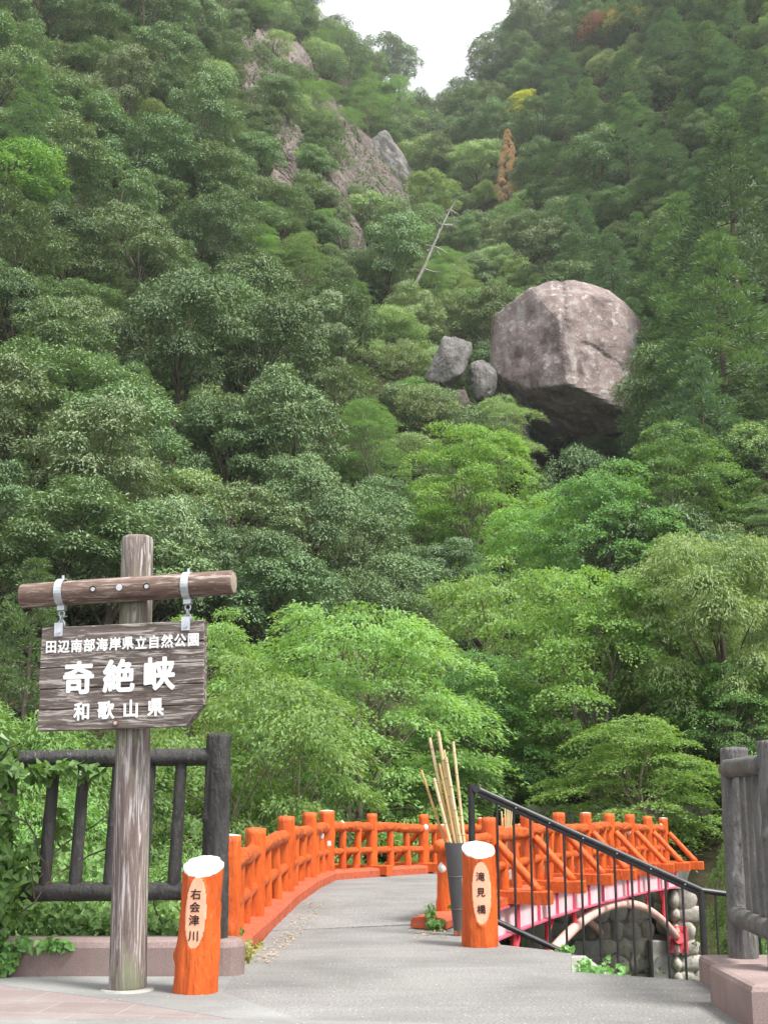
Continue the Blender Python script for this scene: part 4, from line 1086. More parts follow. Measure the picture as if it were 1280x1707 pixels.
def tree(name, key, loc, scale, rz, leafm, label, group=None, cat='tree', barkm=None, sxyz=None):
    tm, me = TREES[key]
    t = bpy.data.objects.new(name, None); COL.objects.link(t); t.location = loc; t.rotation_euler = (0, 0, rz)
    t.scale = sxyz or (scale,)*3; t.empty_display_size = .3; props(t, label, cat, group)
    for nm, me_, mm in (('trunk', tm, barkm), ('crown', me, leafm)):
        o = bpy.data.objects.new(nm, me_); COL.objects.link(o); o.parent = t
        if mm is not None:
            o.material_slots[0].link = 'OBJECT'; o.material_slots[0].material = mm
    return t
EV = [dict(), dict(Rr=3.0, nb=26, prad=(.55, 1.0)), dict(H=8.0, Rr=2.4, nb=24, prad=(.6, 1.05)), dict(Rr=3.1, nb=17, prad=(.9, 1.4), flat=.6), dict(H=6.4, Rr=3.2, nb=30, prad=(.45, .85), L=(.11, .19)), dict(H=7.6, Rr=2.7, nb=15, prad=(.7, 1.3), droop=.7)]
for i in range(6): make_kind(f'ever{i}', ever(100+i, **EV[i]), M['ever_dark'], M['bark'])
for i in range(2): make_kind(f'bush{i}', ever(140+i, 5.0, 2.9, 34, 430, (.14, .22), (.05, .08), .3, .6, (.55, .95)), M['ever_mid'], M['bark'])
for i in range(3): make_kind(f'conifer{i}', conifer(200+i), M['conifer'], M['bark'])
for i in range(2): make_kind(f'pine{i}', layered(240+i, 6.0, 2.2, 46, 330, (.14, .22), (.02, .035), .35, (.5, .8), -.2, 1, .15), M['pine'], M['bark_pale'])
for i in range(3): make_kind(f'maple{i}', layered(300+i, 5.5, 2.6, 100, 400, plate=(.35, .8)), M['maple'], M['bark_pale'])
for i in range(2): make_kind(f'cherry{i}', layered(330+i, 5.2, 2.8, 110, 420, (.07, .125), (.032, .052), .16, (.4, .8), .35, 4, .3), M['cherry'], M['bark_pale'])
make_kind('weeping', weeping(360), M['ever_pale'], M['bark'])
def at_tree(px, pytop, pybase, y):
    """foot position and height for a tree whose crown spans these photo rows at distance y"""
    a = at(px, pybase, y); return a, at(px, pytop, y).z
KEEP = []
def near_tree(name, key, px, py_top, y, wpx, leafm, label, R0, H0, base=None, rz=0, barkm=None, cat='tree'):
    x = at(px, 1200, y).x; z0 = terr1(x, y) if base is None else base
    h = at(px, py_top, y).z-z0; s = y/ray(px, 1000)[1]/F_PX*wpx/(2*R0)
    s = s if y < 15 else max(s, .80*h/H0)
    return tree(name, key, (x, y, z0-.1), 1, rz, leafm, label, sxyz=(s, s, h/H0), barkm=barkm, cat=cat)
near_tree('cherry_tree', 'cherry0', 590, 985, 26.0, 470, M['cherry'], 'bright green spreading cherry tree behind the far railing left of the canes', 2.9, 5.2, rz=.4)
near_tree('cherry_tree', 'cherry1', 440, 1110, 22.6, 330, M['cherry'], 'low bright green cherry tree just behind the left railing', 2.9, 5.2, rz=2.0)
near_tree('cherry_tree', 'cherry1', 335, 1020, 27.5, 260, M['cherry'], 'fresh green cherry tree rising behind the right end of the sign', 2.9, 5.2, rz=4.0)
near_tree('cherry_tree', 'cherry0', 850, 925, 33.0, 300, M['cherry'], 'light green leafy tree below the yellow-green tree in mid gorge', 2.9, 5.2, rz=3.1)
near_tree('maple_tree', 'maple0', 990, 940, 29.0, 330, M['maple'], 'tall layered green maple behind the right half of the bridge', 2.6, 5.5, rz=.7)
near_tree('maple_tree', 'maple1', 1060, 1195, 25.8, 300, M['maple'], 'low spreading maple over the far end of the orange railing', 2.6, 5.5, rz=1.7)
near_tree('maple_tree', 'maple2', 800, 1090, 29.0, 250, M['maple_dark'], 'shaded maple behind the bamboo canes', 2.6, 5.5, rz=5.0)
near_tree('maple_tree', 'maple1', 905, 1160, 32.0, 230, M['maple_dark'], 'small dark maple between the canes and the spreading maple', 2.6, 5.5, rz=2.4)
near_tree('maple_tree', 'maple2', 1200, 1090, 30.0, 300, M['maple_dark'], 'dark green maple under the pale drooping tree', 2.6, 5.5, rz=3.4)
near_tree('pale_tree', 'weeping', 1190, 815, 28.5, 330, M['ever_pale'], 'pale olive tree with drooping narrow leaves above the grey posts', 3.3, 7.0, rz=1.0)
near_tree('pale_tree', 'weeping', 1130, 900, 31.0, 230, M['ever_pale'], 'smaller pale drooping tree between the maple and the big pale tree', 3.3, 7.0, rz=3.0)
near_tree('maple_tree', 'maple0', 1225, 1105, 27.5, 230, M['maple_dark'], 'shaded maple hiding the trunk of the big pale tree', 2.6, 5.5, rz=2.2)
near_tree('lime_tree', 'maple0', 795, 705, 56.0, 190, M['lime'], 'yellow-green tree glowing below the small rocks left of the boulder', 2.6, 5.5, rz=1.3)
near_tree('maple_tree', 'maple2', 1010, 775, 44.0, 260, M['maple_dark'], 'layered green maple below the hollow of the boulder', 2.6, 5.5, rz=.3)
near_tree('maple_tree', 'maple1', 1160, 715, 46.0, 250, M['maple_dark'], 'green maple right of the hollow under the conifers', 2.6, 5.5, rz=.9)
near_tree('maple_tree', 'maple0', 905, 830, 48.0, 150, M['maple'], 'small bright maple right beside the yellow-green tree', 2.6, 5.5, rz=4.4)
for (px, pt, yy, wpx, mm, lab, k) in ((1240, 400, 54, 250, 'conifer_fresh', 'big bright conifer at the right edge above the pale tree', 0), (1165, 565, 57, 150, 'conifer', 'dense conifer right of the boulder above the maples', 1),
        (1275, 215, 66, 240, 'conifer', 'tall dark conifer at the right edge of the hillside', 2), (1180, 330, 78, 190, 'conifer_fresh', 'broad conifer on the right slope level with the dead tree', 0), (1128, 400, 90, 150, 'conifer', 'conifer just above the right shoulder of the boulder', 2), (1200, 600, 50, 170, 'conifer', 'conifer leaning over the pale tree from the right bank', 1)):
    near_tree('conifer_tree', f'conifer{k}', px, pt, yy, wpx, M[mm], lab, 2.7, 10.0, rz=px)
near_tree('conifer_tree', 'conifer1', 1128, 540, 74.0, 130, M['conifer_fresh'], 'fresh conifer pressed against the right side of the boulder', 2.7, 10.0, rz=1)
near_tree('conifer_tree', 'conifer2', 1098, 665, 70.0, 95, M['conifer'], 'short conifer below the right edge of the boulder', 2.7, 10.0, rz=3)
near_tree('shrub', 'bush1', 722, 640, 72.0, 70, M['light'], 'pale shrub left of the pale pointed rock', 3.2, 5.0, cat='shrub', rz=3)
near_tree('shrub', 'bush0', 790, 672, 72.0, 80, M['ever_mid'], 'shrub in front of the wedged grey rock', 3.2, 5.0, cat='shrub', rz=2)
near_tree('shrub', 'pine0', 850, 655, 71.0, 90, M['light'], 'thin light green tree before the left foot of the boulder', 2.5, 6.0, cat='shrub', rz=2)
near_tree('bush', 'bush0', 955, 755, 66.0, 170, M['ever_dark'], 'dark bluish bush growing in the mouth of the hollow', 3.2, 5.0, cat='bush')
near_tree('pale_bush_tree', 'weeping', -70, 1035, 16.5, 420, M['shrub'], 'fresh green tree at the left edge behind the hanging board', 3.3, 7.0, rz=1)
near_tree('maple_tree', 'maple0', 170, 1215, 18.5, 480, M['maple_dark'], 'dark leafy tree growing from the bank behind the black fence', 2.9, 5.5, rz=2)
near_tree('maple_tree', 'cherry0', 60, 1270, 14.0, 420, M['shrub'], 'leafy bank tree behind the vine on the left fence', 2.9, 5.2, rz=4)
near_tree('shrub', 'cherry1', 1330, 1200, 13.6, 250, M['shrub'], 'leafy shrub peeping over the grey fence posts', 2.9, 5.2, cat='shrub', rz=2)
near_tree('shrub', 'cherry0', 1235, 1350, 14.6, 190, M['shrub'], 'fresh green shrub beside the lower end of the handrail', 2.9, 5.2, cat='shrub', rz=.5)
near_tree('shrub', 'cherry1', 330, 1400, 13.0, 300, M['shrub'], 'low shrub behind the left granite wall near the black fence', 2.9, 5.2, cat='shrub', rz=.2)
near_tree('bush', 'bush0', 720, 1262, 27.0, 260, M['maple_dark'], 'dark shrub in the shade behind the far railing', 3.2, 5.0, cat='bush', rz=.5)

# dead tree on the slope, leaning to the right
def snag(label, pts_px, y, r, name='dead_tree'):
    P = [at(px, py, y) for px, py in pts_px]; b = MB(); n = len(P)
    b.tube(P, [r*(1-.75*i/(n-1)) for i in range(n)], 7); t = thing(name, label, 'tree', tuple(P[0])); b.build('trunk', M['deadwood'], t); return t, P
hy = hit(700, 470).y-7
t, P = snag('bare grey dead tree leaning over the slope above the small rocks', [(690, 478), (706, 448), (722, 410), (738, 375), (750, 350), (759, 336)], hy, .15)
rnd = random.Random(3)
for i, (u, dx, dy) in enumerate(((2, -22, -8), (2, 26, 14), (3, 22, 2), (3, -14, -16), (4, 16, 8), (4, -10, -6), (1, 30, 10), (1, -20, 4), (2, 12, 20), (3, 30, -6), (4, 6, 16), (3, -8, 12), (4, -14, 4), (2, -12, 10))):
    q = P[u]; e = at(690+0, 470, hy); s = hy/F_PX; b = MB(); m_ = q+Vector((dx*s*.6, .2, -dy*s*.4)); e = q+Vector((dx*s, rnd.uniform(-.5, .5), -dy*s))
    b.tube([q, m_, e], [.08, .05, .02], 5); b.build('branch', M['deadwood'], t)
by_ = hit(845, 330).y-6
TREES['snag'] = TREES['conifer0']

# ------------------------------------------------------------------ forest on the slopes, every tree its own object
LAND = [('the wooden sign', 215, 960), ('the great boulder', 945, 600), ('the brown cliff face', 590, 300), ('the upper cliff patch', 450, 120), ('the sky gap', 700, 120),
        ('the yellow-green tree', 800, 800), ('the leaning dead tree', 725, 410), ('the bare brown conifer', 845, 260), ('the pale drooping tree', 1180, 960),
        ('the bright cherry tree', 590, 1100), ('the red-leaved tree', 1005, 60), ('the vivid green tree', 25, 280)]
FOREST = []
rnd = random.Random(77)
def covered(px0, px1, py0, py1, y):
    """would a crown in this photo box stand in front of something that must stay visible?"""
    def ov(a, c): return px0 < a[1] and px1 > a[0] and py0 < c[1] and py1 > c[0]
    if y < 84 and ov((838, 1050), (480, 800)): return True
    if y < 82 and ov((735, 830), (585, 700)): return True
    if y < 60 and ov((730, 880), (720, 880)): return True
    for (px, py, w_, h_, yy) in ROCKS[NKEEP:]:
        if y < yy+3 and (px0+px1)/2 > px-w_*.42-(px1-px0)*.22 and (px0+px1)/2 < px+w_*.42+(px1-px0)*.22 and py0 < py+h_*.30 and py1 > py-h_*.38: return True
    if y < hy+1 and (px0+px1)/2 > 690 and (px0+px1)/2 < 760 and ov((690, 765), (335, 470)): return True
    return False
y = 29.0
while y < 272:
    spc = float(np.interp(y, [29, 60, 120, 270], [3.6, 5.0, 7.0, 9.6]))
    x = -.36*y+rnd.uniform(0, spc)
    while x < .36*y:
        xx = x+rnd.uniform(-.35, .35)*spc; yy = y+rnd.uniform(-.35, .35)*spc
        FOREST.append((xx, yy)); x += spc
    y += spc*.86
cands = []
for (x, y) in FOREST:
    if y < 34 and -6 < x: continue
    if y < 44 and x > -2: continue
    z = terr1(x, y); px, py = proj(x, y, z+4)
    if not (-130 < px < 1410 and -160 < py < 1300): continue
    cx = float(np.interp(y, AY, AX)); side = 'l' if x < cx-.02*y-1 else 'r'
    k = rnd.random(); gg = float(np.interp(y, [29, 60, 120, 270], [.62, .86, 1.12, 1.6]))
    if side == 'r':
        if px > 930 and k < .72 and py < 760: sp_ = 'conifer'
        elif px > 1120 and py < 300 and k < .9: sp_ = 'conifer'
        else: sp_ = 'ever' if k < .9 else 'bush'
    else:
        if px > 380 and py < 470: sp_ = 'pine' if k < .33 else ('bush' if k < .8 else 'ever')
        elif px > 600 and py < 760: sp_ = 'bush' if k < .6 else 'pine' if k < .75 else 'ever'
        else: sp_ = 'conifer' if k < .08 else 'ever'
    sc = gg*rnd.uniform(.8, 1.25)
    if sp_ == 'conifer': sc *= .92
    if sp_ == 'pine': sc *= .95
    if sp_ == 'bush': sc *= .8
    cr = {'ever': 2.9, 'conifer': 2.3, 'pine': 2.5, 'bush': 3.1}[sp_]*sc; hh = {'ever': 7, 'conifer': 11, 'pine': 6, 'bush': 4.6}[sp_]*sc
    a = proj(x-cr, y, z+hh*.3); c = proj(x+cr, y, z+hh)
    if covered(a[0], c[0], c[1], a[1], y):
        if sp_ in ('conifer', 'ever') and rnd.random() < .55:
            sp_ = 'bush'; sc *= .42; cr = 3.1*sc; hh = 4.6*sc; a = proj(x-cr, y, z+hh*.3); c = proj(x+cr, y, z+hh)
            if covered(a[0], c[0], c[1], a[1], y): continue
        else: continue
    cands.append((x, y, z, sp_, sc, px, (a[1]+c[1])/2, side))
# two trees with colours of their own
SPECIAL = [('bare_brown_conifer', 'conifer1', 846, 205, 315, 'brown_leaf', 'rusty brown half-bare conifer on the slope above the boulder'),
           ('red_leaved_tree', 'bush0', 1008, 18, 72, 'red_leaf', 'dark red tree high on the right hillside'),
           ('ochre_tree', 'bush1', 1042, 4, 62, 'ochre_leaf', 'ochre rounded tree beside the dark red tree on the right hillside'),
           ('yellow_tree', 'pine0', 870, 145, 185, 'yellow_leaf', 'small yellow-leaved tree on the slope right of the sky gap'),
           ('vivid_green_tree', 'bush0', 22, 235, 330, 'vivid', 'vivid fresh green tree at the left edge of the hillside')]
words = {'ever': 'evergreen', 'conifer': 'conifer', 'pine': 'pine', 'bush': 'bushy tree'}
nm = {'ever': 'evergreen_tree', 'conifer': 'conifer_tree', 'pine': 'pine_tree', 'bush': 'bushy_tree'}
for (n_, key, px, pt, pb, lm, lab) in SPECIAL:
    hp = hit(px, pb, 2.0); hgt = at(px, pt, hp.y).z-terr1(hp.x, hp.y)
    H0, w_ = {'conifer1': (10.5, .55), 'bush0': (4.8, .8), 'bush1': (4.8, .8), 'pine0': (6, 1.0)}[key]
    s = hgt/H0; tree(n_, key, (hp.x, hp.y-1.5, terr1(hp.x, hp.y-1.5)-.3), s, 1.0, M[lm], lab, sxyz=(s*w_ if key != 'bush0' else s, s*w_ if key != 'bush0' else s, s))
    cands = [c for c in cands if not (abs(c[5]-px) < 30 and -45 < c[6]-(pt+pb)/2 < (130 if key == 'conifer1' else 85) and c[1] < hp.y+4)]
COV = np.zeros((220, 165), bool)
GY, GX = np.mgrid[0:220, 0:165]; GY = GY*8+4; GX = GX*8+4
def mark(px, py, rx, ry):
    global COV
    COV |= ((GX-px)/rx)**2+((GY-py)/ry)**2 < .8
for (x, y, z, sp_, sc, px, py, side) in cands:
    cr = {'ever': 2.9, 'conifer': 2.1, 'pine': 2.3, 'bush': 3.0}[sp_]*sc; hh = {'ever': 7, 'conifer': 8.5, 'pine': 6, 'bush': 5}[sp_]*sc
    a = proj(x-cr, y, z+hh*.3); c = proj(x+cr, y, z+hh); mark(px, (a[1]+c[1])/2, (c[0]-a[0])/2, (a[1]-c[1])/2)
for (px, py, rx, ry) in [(945, 610, 128, 150), (930, 740, 60, 110), (800, 810, 95, 105), (640, 1500, 700, 430), (1010, 880, 140, 110), (1160, 820, 140, 110), (846, 280, 30, 90), (1008, 55, 30, 24), (1035, 42, 34, 26), (870, 170, 30, 26), (22, 285, 55, 56), (755, 606, 26, 40), (806, 634, 20, 34), (700, 60, 60, 100), (740, 40, 90, 90)]: mark(px, py, rx, ry)
for px, py, w_, h_, sd_, m_, lab, tl in CL: mark(px, py, w_*.5, h_*.5)
fill = []
order = [(i, j) for i in range(220) for j in range(165)]; rnd.shuffle(order)
for i, j in order:
    if COV[i, j] or i > 132 or (j < 52 and i > 80 and rnd.random() < .75): continue
    px, py = GX[i, j]+rnd.uniform(-4, 4), GY[i, j]+rnd.uniform(-4, 4); hp = hit(px, py+6, 1.0, 30)
    if hp.y > 300: continue
    s_ = F_PX/(hp.y/ray(px, py)[1]); r_ = rnd.uniform(1.3, 2.3)*float(np.interp(hp.y, [40, 150, 260], [.9, 1.3, 1.9])); sc = r_/3.0
    x, y = hp.x, hp.y; z = terr1(x, y)
    k = rnd.random(); sp_ = 'bush' if k < .62 else 'ever' if k < .86 else 'pine'
    fill.append((x, y, z-.5*sc, sp_, sc*(1 if sp_ == 'bush' else .95), px, py, 'f')); mark(px, py-2, r_*s_*.85, r_*s_*.62)
print('FILL', len(fill)); cands += fill[:270]
cnt = {}
info = []
for (x, y, z, sp_, sc, px, py, side) in cands:
    lk = {'ever': ('ever_dark', 'ever_dark', 'ever_mid', 'ever_mid', 'ever_olive'), 'conifer': ('conifer', 'conifer', 'conifer_fresh'),
          'pine': ('pine',), 'bush': ('ever_mid', 'ever_olive', 'light', 'ever_mid')}[sp_]
    if 540 < px < 900 and 250 < py < 660 and sp_ != 'conifer' and rnd.random() < .6: lk = ('light', 'ever_olive', 'light', 'pine')
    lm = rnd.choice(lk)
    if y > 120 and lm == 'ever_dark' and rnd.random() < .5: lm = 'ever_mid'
    colour = {'ever_dark': 'dark green', 'ever_mid': 'mid green', 'ever_olive': 'olive green', 'light': 'pale green', 'conifer': 'deep green', 'conifer_fresh': 'fresh green', 'pine': 'light green'}[lm]
    L_ = min(LAND, key=lambda l: (l[1]-px)**2+(l[2]-py)**2); dx, dy = px-L_[1], py-L_[2]; d = math.hypot(dx, dy)
    ang = math.degrees(math.atan2(-dy, dx)) % 360
    dirn = ['right of', 'above and right of', 'above', 'above and left of', 'left of', 'below and left of', 'below', 'below and right of'][int((ang+22.5)//45) % 8]
    info.append([x, y, z, sp_, sc, lm, f'{colour} {words[sp_]} {dirn} {L_[0]}', d])
grp = {}
for it in info: grp.setdefault(it[6], []).append(it)
W_ = ['fifteenth', 'sixteenth', 'seventeenth', 'eighteenth', 'nineteenth', 'twentieth', 'twenty-first', 'twenty-second', 'twenty-third', 'twenty-fourth']
ORD = ['nearest to it', 'second nearest to it', 'third nearest to it', 'fourth out from it', 'fifth out from it', 'sixth out from it', 'seventh out from it', 'eighth out from it', 'ninth out from it', 'tenth out from it', 'eleventh out from it', 'twelfth out from it', 'thirteenth out from it', 'fourteenth out from it']+[q+' out from it' for q in W_]
for lab, its in grp.items():
    its.sort(key=lambda t: t[7])
    for i, (x, y, z, sp_, sc, lm, _, d) in enumerate(its):
        label = lab if len(its) == 1 else lab+', '+(ORD[i] if i < len(ORD) else 'farthest out of its row')
        v = {'ever': 6, 'conifer': 3, 'pine': 2, 'bush': 2}[sp_]
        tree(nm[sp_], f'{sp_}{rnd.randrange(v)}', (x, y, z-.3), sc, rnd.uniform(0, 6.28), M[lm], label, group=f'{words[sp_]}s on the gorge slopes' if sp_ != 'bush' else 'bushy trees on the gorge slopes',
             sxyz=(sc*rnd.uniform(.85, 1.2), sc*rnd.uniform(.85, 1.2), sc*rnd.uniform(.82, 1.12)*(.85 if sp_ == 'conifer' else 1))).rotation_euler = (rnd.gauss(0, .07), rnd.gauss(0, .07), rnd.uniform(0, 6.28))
for i, (px, pb, hpx, sp_, lm, lab) in enumerate((
        (455, 165, 62, 'bush', 'ever_mid', 'bushy shrub on the edge of the upper pale cliff patch'), (521, 228, 92, 'pine', 'pine', 'light green pine rooted in the middle of the cliff'), (470, 214, 55, 'bush', 'ever_olive', 'olive shrub below the upper pale cliff patch'),
        (612, 232, 92, 'pine', 'pine', 'spreading pine above the broad brown cliff face'), (655, 226, 96, 'pine', 'pine', 'pine directly above the grey leaning pinnacle'), (540, 290, 66, 'bush', 'ever_mid', 'shrub growing left of the broad cliff face'),
        (522, 352, 66, 'bush', 'ever_olive', 'olive shrub between the pale scree and the cliff face'), (632, 412, 84, 'bush', 'ever_olive', 'olive bush right below the broad cliff face'), (690, 430, 84, 'bush', 'ever_mid', 'bush left of the leaning dead tree'),
        (500, 150, 46, 'bush', 'ever_mid', 'shrub clinging under the brown rock knob'), (430, 262, 60, 'bush', 'ever_mid', 'shrub left of the middle cliff slope'), (584, 344, 40, 'bush', 'ever_olive', 'small shrub on the face of the broad cliff'),
        (700, 330, 90, 'pine', 'conifer_fresh', 'fresh green young conifer right of the cliff slab'), (628, 132, 90, 'ever', 'ever_mid', 'rounded tree on the cliff top against the sky gap'), (665, 140, 80, 'ever', 'ever_mid', 'outermost tree of the cliff top beside the sky gap'),
        (560, 92, 70, 'ever', 'ever_olive', 'olive tree on the ridge left of the sky gap'), (545, 180, 50, 'pine', 'pine', 'small pine between the two rock ledges'), (596, 190, 44, 'bush', 'ever_mid', 'shrub on the ledge over the reddish rock corner'),
        (470, 380, 70, 'bush', 'ever_mid', 'bush below the pale scree'), (555, 420, 56, 'bush', 'ever_mid', 'bush at the foot of the lowest rock step'), (548, 142, 60, 'bush', 'ever_mid', 'shrub on the bare shoulder below the olive ridge tree'), (578, 122, 62, 'ever', 'ever_mid', 'ridge tree just right of the olive ridge tree'), (600, 150, 60, 'bush', 'ever_olive', 'olive shrub on the shoulder beside the reddish rock corner'),
        (430, 110, 40, 'bush', 'ever_mid', 'small shrub over the top left of the pale cliff patch'))):
    hp = hit(px, pb); yb = hp.y-1.6; q = at(px, pb, yb); hm = at(px, pb-hpx, yb).z-q.z; H0 = {'bush': 5.2, 'pine': 6.0, 'ever': 7.5}[sp_]; sc = hm/H0
    z0 = q.z-.25*hm if sp_ == 'ever' else q.z-.12*hm
    tree(nm[sp_], f'{sp_}{i % 2}', (q.x, yb+.8, z0), sc, i*1.7, M[lm], lab, sxyz=(sc*1.1, sc*1.1, sc*1.15), group='shrubs and pines rooted on the cliff')
print('FOREST', len(info), {k: sum(1 for i in info if i[3] == k) for k in words})

# ------------------------------------------------------------------ undergrowth, ivy
def scatter(name, n, seed, xr, yr, L, W, m, label, hh=(.0, .6), cond=None, clump=7):
    g = rng(seed); yy = yr[0]+(yr[1]-yr[0])*g.random(n); rx = xr[0]+(xr[1]-xr[0])*g.random(n); xx = rx*yy if abs(xr[0]) < 1 else rx
    if cond is not None: k = cond(xx, yy); xx, yy = xx[k], yy[k]
    zz = terr(xx, yy); c0 = np.stack([xx, yy, zz], 1)
    c = np.repeat(c0, clump, 0); N = len(c); far = np.repeat(np.maximum(1, yy/40)**.6, clump)
    c = c+g.normal(size=(N, 3))*np.array([.35, .35, .2])*far[:, None]; c[:, 2] += g.uniform(*hh, N)*far
    u = g.normal(size=(N, 3))+np.array([0, -.3, -.1]); nn = g.normal(size=(N, 3))*.6+np.array([0, -.3, 1])
    Q = leaf_quads(c, u, nn, g.uniform(*L, N)*far, g.uniform(*W, N)*far)
    me = qmesh(name, Q, m); o = bpy.data.objects.new(name, me); COL.objects.link(o); props(o, label, 'undergrowth', kind='stuff'); return o
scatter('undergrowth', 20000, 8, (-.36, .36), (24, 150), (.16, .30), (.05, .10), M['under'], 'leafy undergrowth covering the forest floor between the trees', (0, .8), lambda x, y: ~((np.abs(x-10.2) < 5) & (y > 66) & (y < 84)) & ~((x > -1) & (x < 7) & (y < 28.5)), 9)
scatter('bank_plants', 2200, 9, (-7, 9), (10.3, 23.5), (.06, .14), (.03, .06), M['shrub'], 'low green plants on the river banks beneath the bridge', (0, .35), lambda x, y: ~((x > -2.2) & (x < 1.6) & (y < 14.5)) & ~((x > 1.0) & (x < 4.8) & (y < 12.2)) & (terr(x, y) > -2.7), 14)
def leafy5(c, u, n, L, W):
    """lobed ivy-like leaf as two quads folded along the midrib"""
    u = norm(u); s = norm(np.cross(u, n)); nn = np.cross(s, u); L = L[:, None]; W = W[:, None]
    out = np.empty((len(c), 8, 3))
    a = c; m = c+u*L*.5-nn*L*.03; tip = c+u*L-nn*L*.18
    for k, sg in ((0, 1), (4, -1)):
        out[:, k] = a; out[:, k+1] = c+u*L*.22+s*sg*W*.55+nn*L*.06; out[:, k+2] = c+u*L*.62+s*sg*W*.36+nn*L*.02; out[:, k+3] = tip
    return out.reshape(-1, 3)
def ivy(name, label, blobs, seed, size=(.045, .095), m='ivy', strands=(), tf=None, kn=1.25):
    g = rng(seed); C = []; b = MB()
    if tf: blobs = [(q[0]*tf[0], q[1]+tf[1], *q[2:]) for q in blobs]; strands = [[(p[0]*tf[0], p[1]+tf[1], p[2]) for p in s_] for s_ in strands]
    for (cx, cy_, cz, rx, ry, rz, n) in blobs:
        n = int(n*kn); d = rdir(g, n); r = (g.random(n)**.4)[:, None]; C.append(np.array([cx, cy_, cz])+d*r*np.array([rx, ry, rz]))
    C = np.concatenate(C); N = len(C)
    u = g.normal(size=(N, 3))*.6+np.array([.1, -.35, -.6]); n = g.normal(size=(N, 3))*.45+np.array([0, -.75, .65])
    Q = leafy5(C, u, n, g.uniform(*size, N), g.uniform(*size, N)*.95)
    t = thing(name, label, 'plant', (float(C[0][0]), float(C[0][1]), 0)); MIx = np.array(MI[t.name]); Q = Q+MIx[:3, 3]
    me = qmesh('leaves', Q, M[m]); o = bpy.data.objects.new('leaves', me); COL.objects.link(o); o.parent = t
    for s in strands: b.tube([Vector(p) for p in s], .006, 5, 0, False)
    if strands: b.build('stem', M['bark'], t)
    return t
def strand(seed, p, n=9, st=.12, d=(.3, -.1, .4)):
    rr = random.Random(seed); p = Vector(p); out = [p.copy()]; d = Vector(d)
    for _ in range(n):
        d = (d+Vector((rr.uniform(-.5, .5), rr.uniform(-.2, .2), rr.uniform(-.6, .4)))).normalized(); p = p+d*st; out.append(p.copy())
    return out
ivy('ivy_vine', 'thick green vine smothering the left end of the black fence',
    [(-2.56, 8.35, 1.05, .17, .18, .36, 400), (-2.50, 8.34, .55, .20, .2, .32, 380), (-2.52, 8.36, 1.42, .15, .14, .12, 130), (-2.28, 8.36, 1.36, .12, .09, .08, 40), (-2.1, 8.38, 1.40, .22, .06, .04, 40),
     (-2.34, 8.42, .70, .10, .12, .25, 60), (-1.95, 8.40, 1.36, .16, .06, .05, 22), (-2.55, 8.30, .25, .18, .13, .14, 150), (-2.2, 8.6, .95, .12, .1, .22, 40), (-2.6, 8.35, 1.55, .16, .15, .12, 90)], 4,
    strands=[strand(i, (-2.55+.1*i, 8.36, .2+.1*i), 12, .12, (.15, -.05, 1)) for i in range(5)], tf=(1.07, .70))
ivy('creeper', 'green creeper hanging over the left granite wall', [(-2.42, 8.24, .14, .14, .05, .12, 110), (-2.25, 8.27, .22, .2, .06, .04, 40), (-2.05, 8.30, .22, .1, .04, .04, 20)], 9, (.04, .07), tf=(1.07, .70))
ivy('roadside_weeds', 'low weeds behind the left granite wall under the black fence', [(-2.2, 8.8, .30, .5, .12, .16, 420), (-1.6, 8.8, .26, .5, .12, .13, 330), (-1.25, 8.75, .3, .14, .1, .12, 70), (-1.8, 9.3, .2, .9, .4, .25, 700), (-2.4, 9.6, .5, .5, .4, .4, 500)], 12, (.035, .07), 'shrub', tf=(1.05, .72))
ivy('holder_weeds', 'small weeds growing at the foot of the orange post by the cane holder', [(.40, 11.45, .12, .05, .05, .12, 60), (.45, 11.35, .06, .08, .05, .05, 40), (.62, 11.3, .22, .05, .04, .05, 30)], 15, (.03, .055), tf=(1.05, .6))
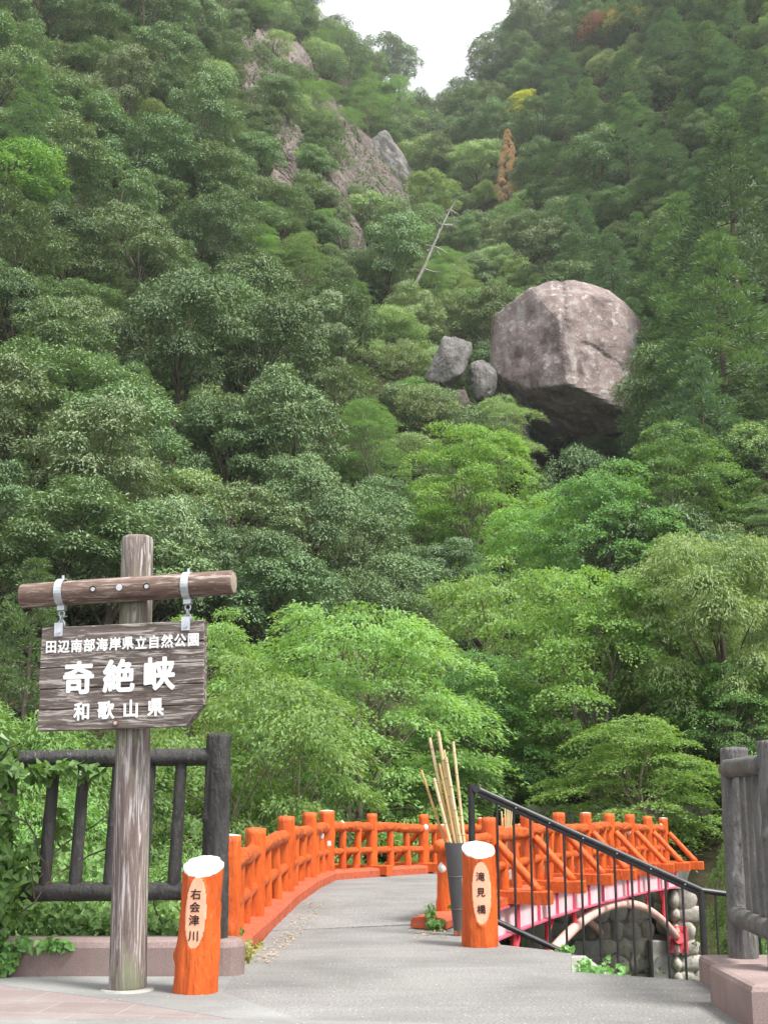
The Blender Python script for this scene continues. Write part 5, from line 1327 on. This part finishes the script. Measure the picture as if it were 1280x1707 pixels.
ivy('step_weeds', 'green weeds sprouting beside the top step under the handrail', [(1.42, 9.82, .02, .07, .05, .04, 26), (1.50, 9.2, -.04, .10, .2, .07, 50), (1.72, 9.5, -.10, .14, .2, .10, 50)], 16, (.03, .055), tf=(1.0, .55))
ivy('kerb_weeds', 'dry weeds along the foot of the orange kerb by the granite wall', [(-.97, 9.25, .07, .04, .25, .09, 90), (-.96, 10.1, .02, .03, .3, .02, 30)], 17, (.03, .05), 'ochre_leaf', tf=(1.05, .55))
g = rng(31); n = 260
px_ = np.concatenate([g.uniform(-.98, -.80, 150), g.uniform(.25, .55, 110)]); py_ = np.concatenate([g.uniform(9.7, 14.2, 150), g.uniform(11.2, 13.1, 110)])
px_ = px_+np.where(px_ < 0, np.maximum(0, py_-10)*.045, 0)
c = np.stack([px_, py_, np.full(n, .016)+np.maximum(0, py_-12)*.03], 1); u = g.normal(size=(n, 3))*np.array([1, 1, .1]); nn = g.normal(size=(n, 3))*.15+np.array([0, 0, 1])
me = qmesh('fallen_leaves', leaf_quads(c, u, nn, g.uniform(.025, .05, n), g.uniform(.012, .025, n)), M['brown_leaf']); o = bpy.data.objects.new('fallen_leaves', me); COL.objects.link(o)
props(o, 'dry fallen leaves lying along the kerbs of the path', 'fallen leaves', kind='stuff')

# ------------------------------------------------------------------ haze
HAZE = 0.00026
if HAZE:
    b = MB(); b.box((-230, -70, -7), (240, 440, 330)); hz = b.build('haze', [])
    m = bpy.data.materials.new('haze_air'); m.use_nodes = True; N = m.node_tree.nodes
    for n_ in list(N):
        if n_.type != 'OUTPUT_MATERIAL': N.remove(n_)
    pv = N.new('ShaderNodeVolumePrincipled'); pv.inputs['Color'].default_value = (.92, .95, 1, 1); pv.inputs['Density'].default_value = HAZE; pv.inputs['Anisotropy'].default_value = .2
    m.node_tree.links.new(pv.outputs[0], N['Material Output'].inputs['Volume']) if 'Material Output' in N else None
    hz.data.materials.append(m); props(hz, kind='stuff', label='thin pale summer haze filling the gorge', cat='haze')
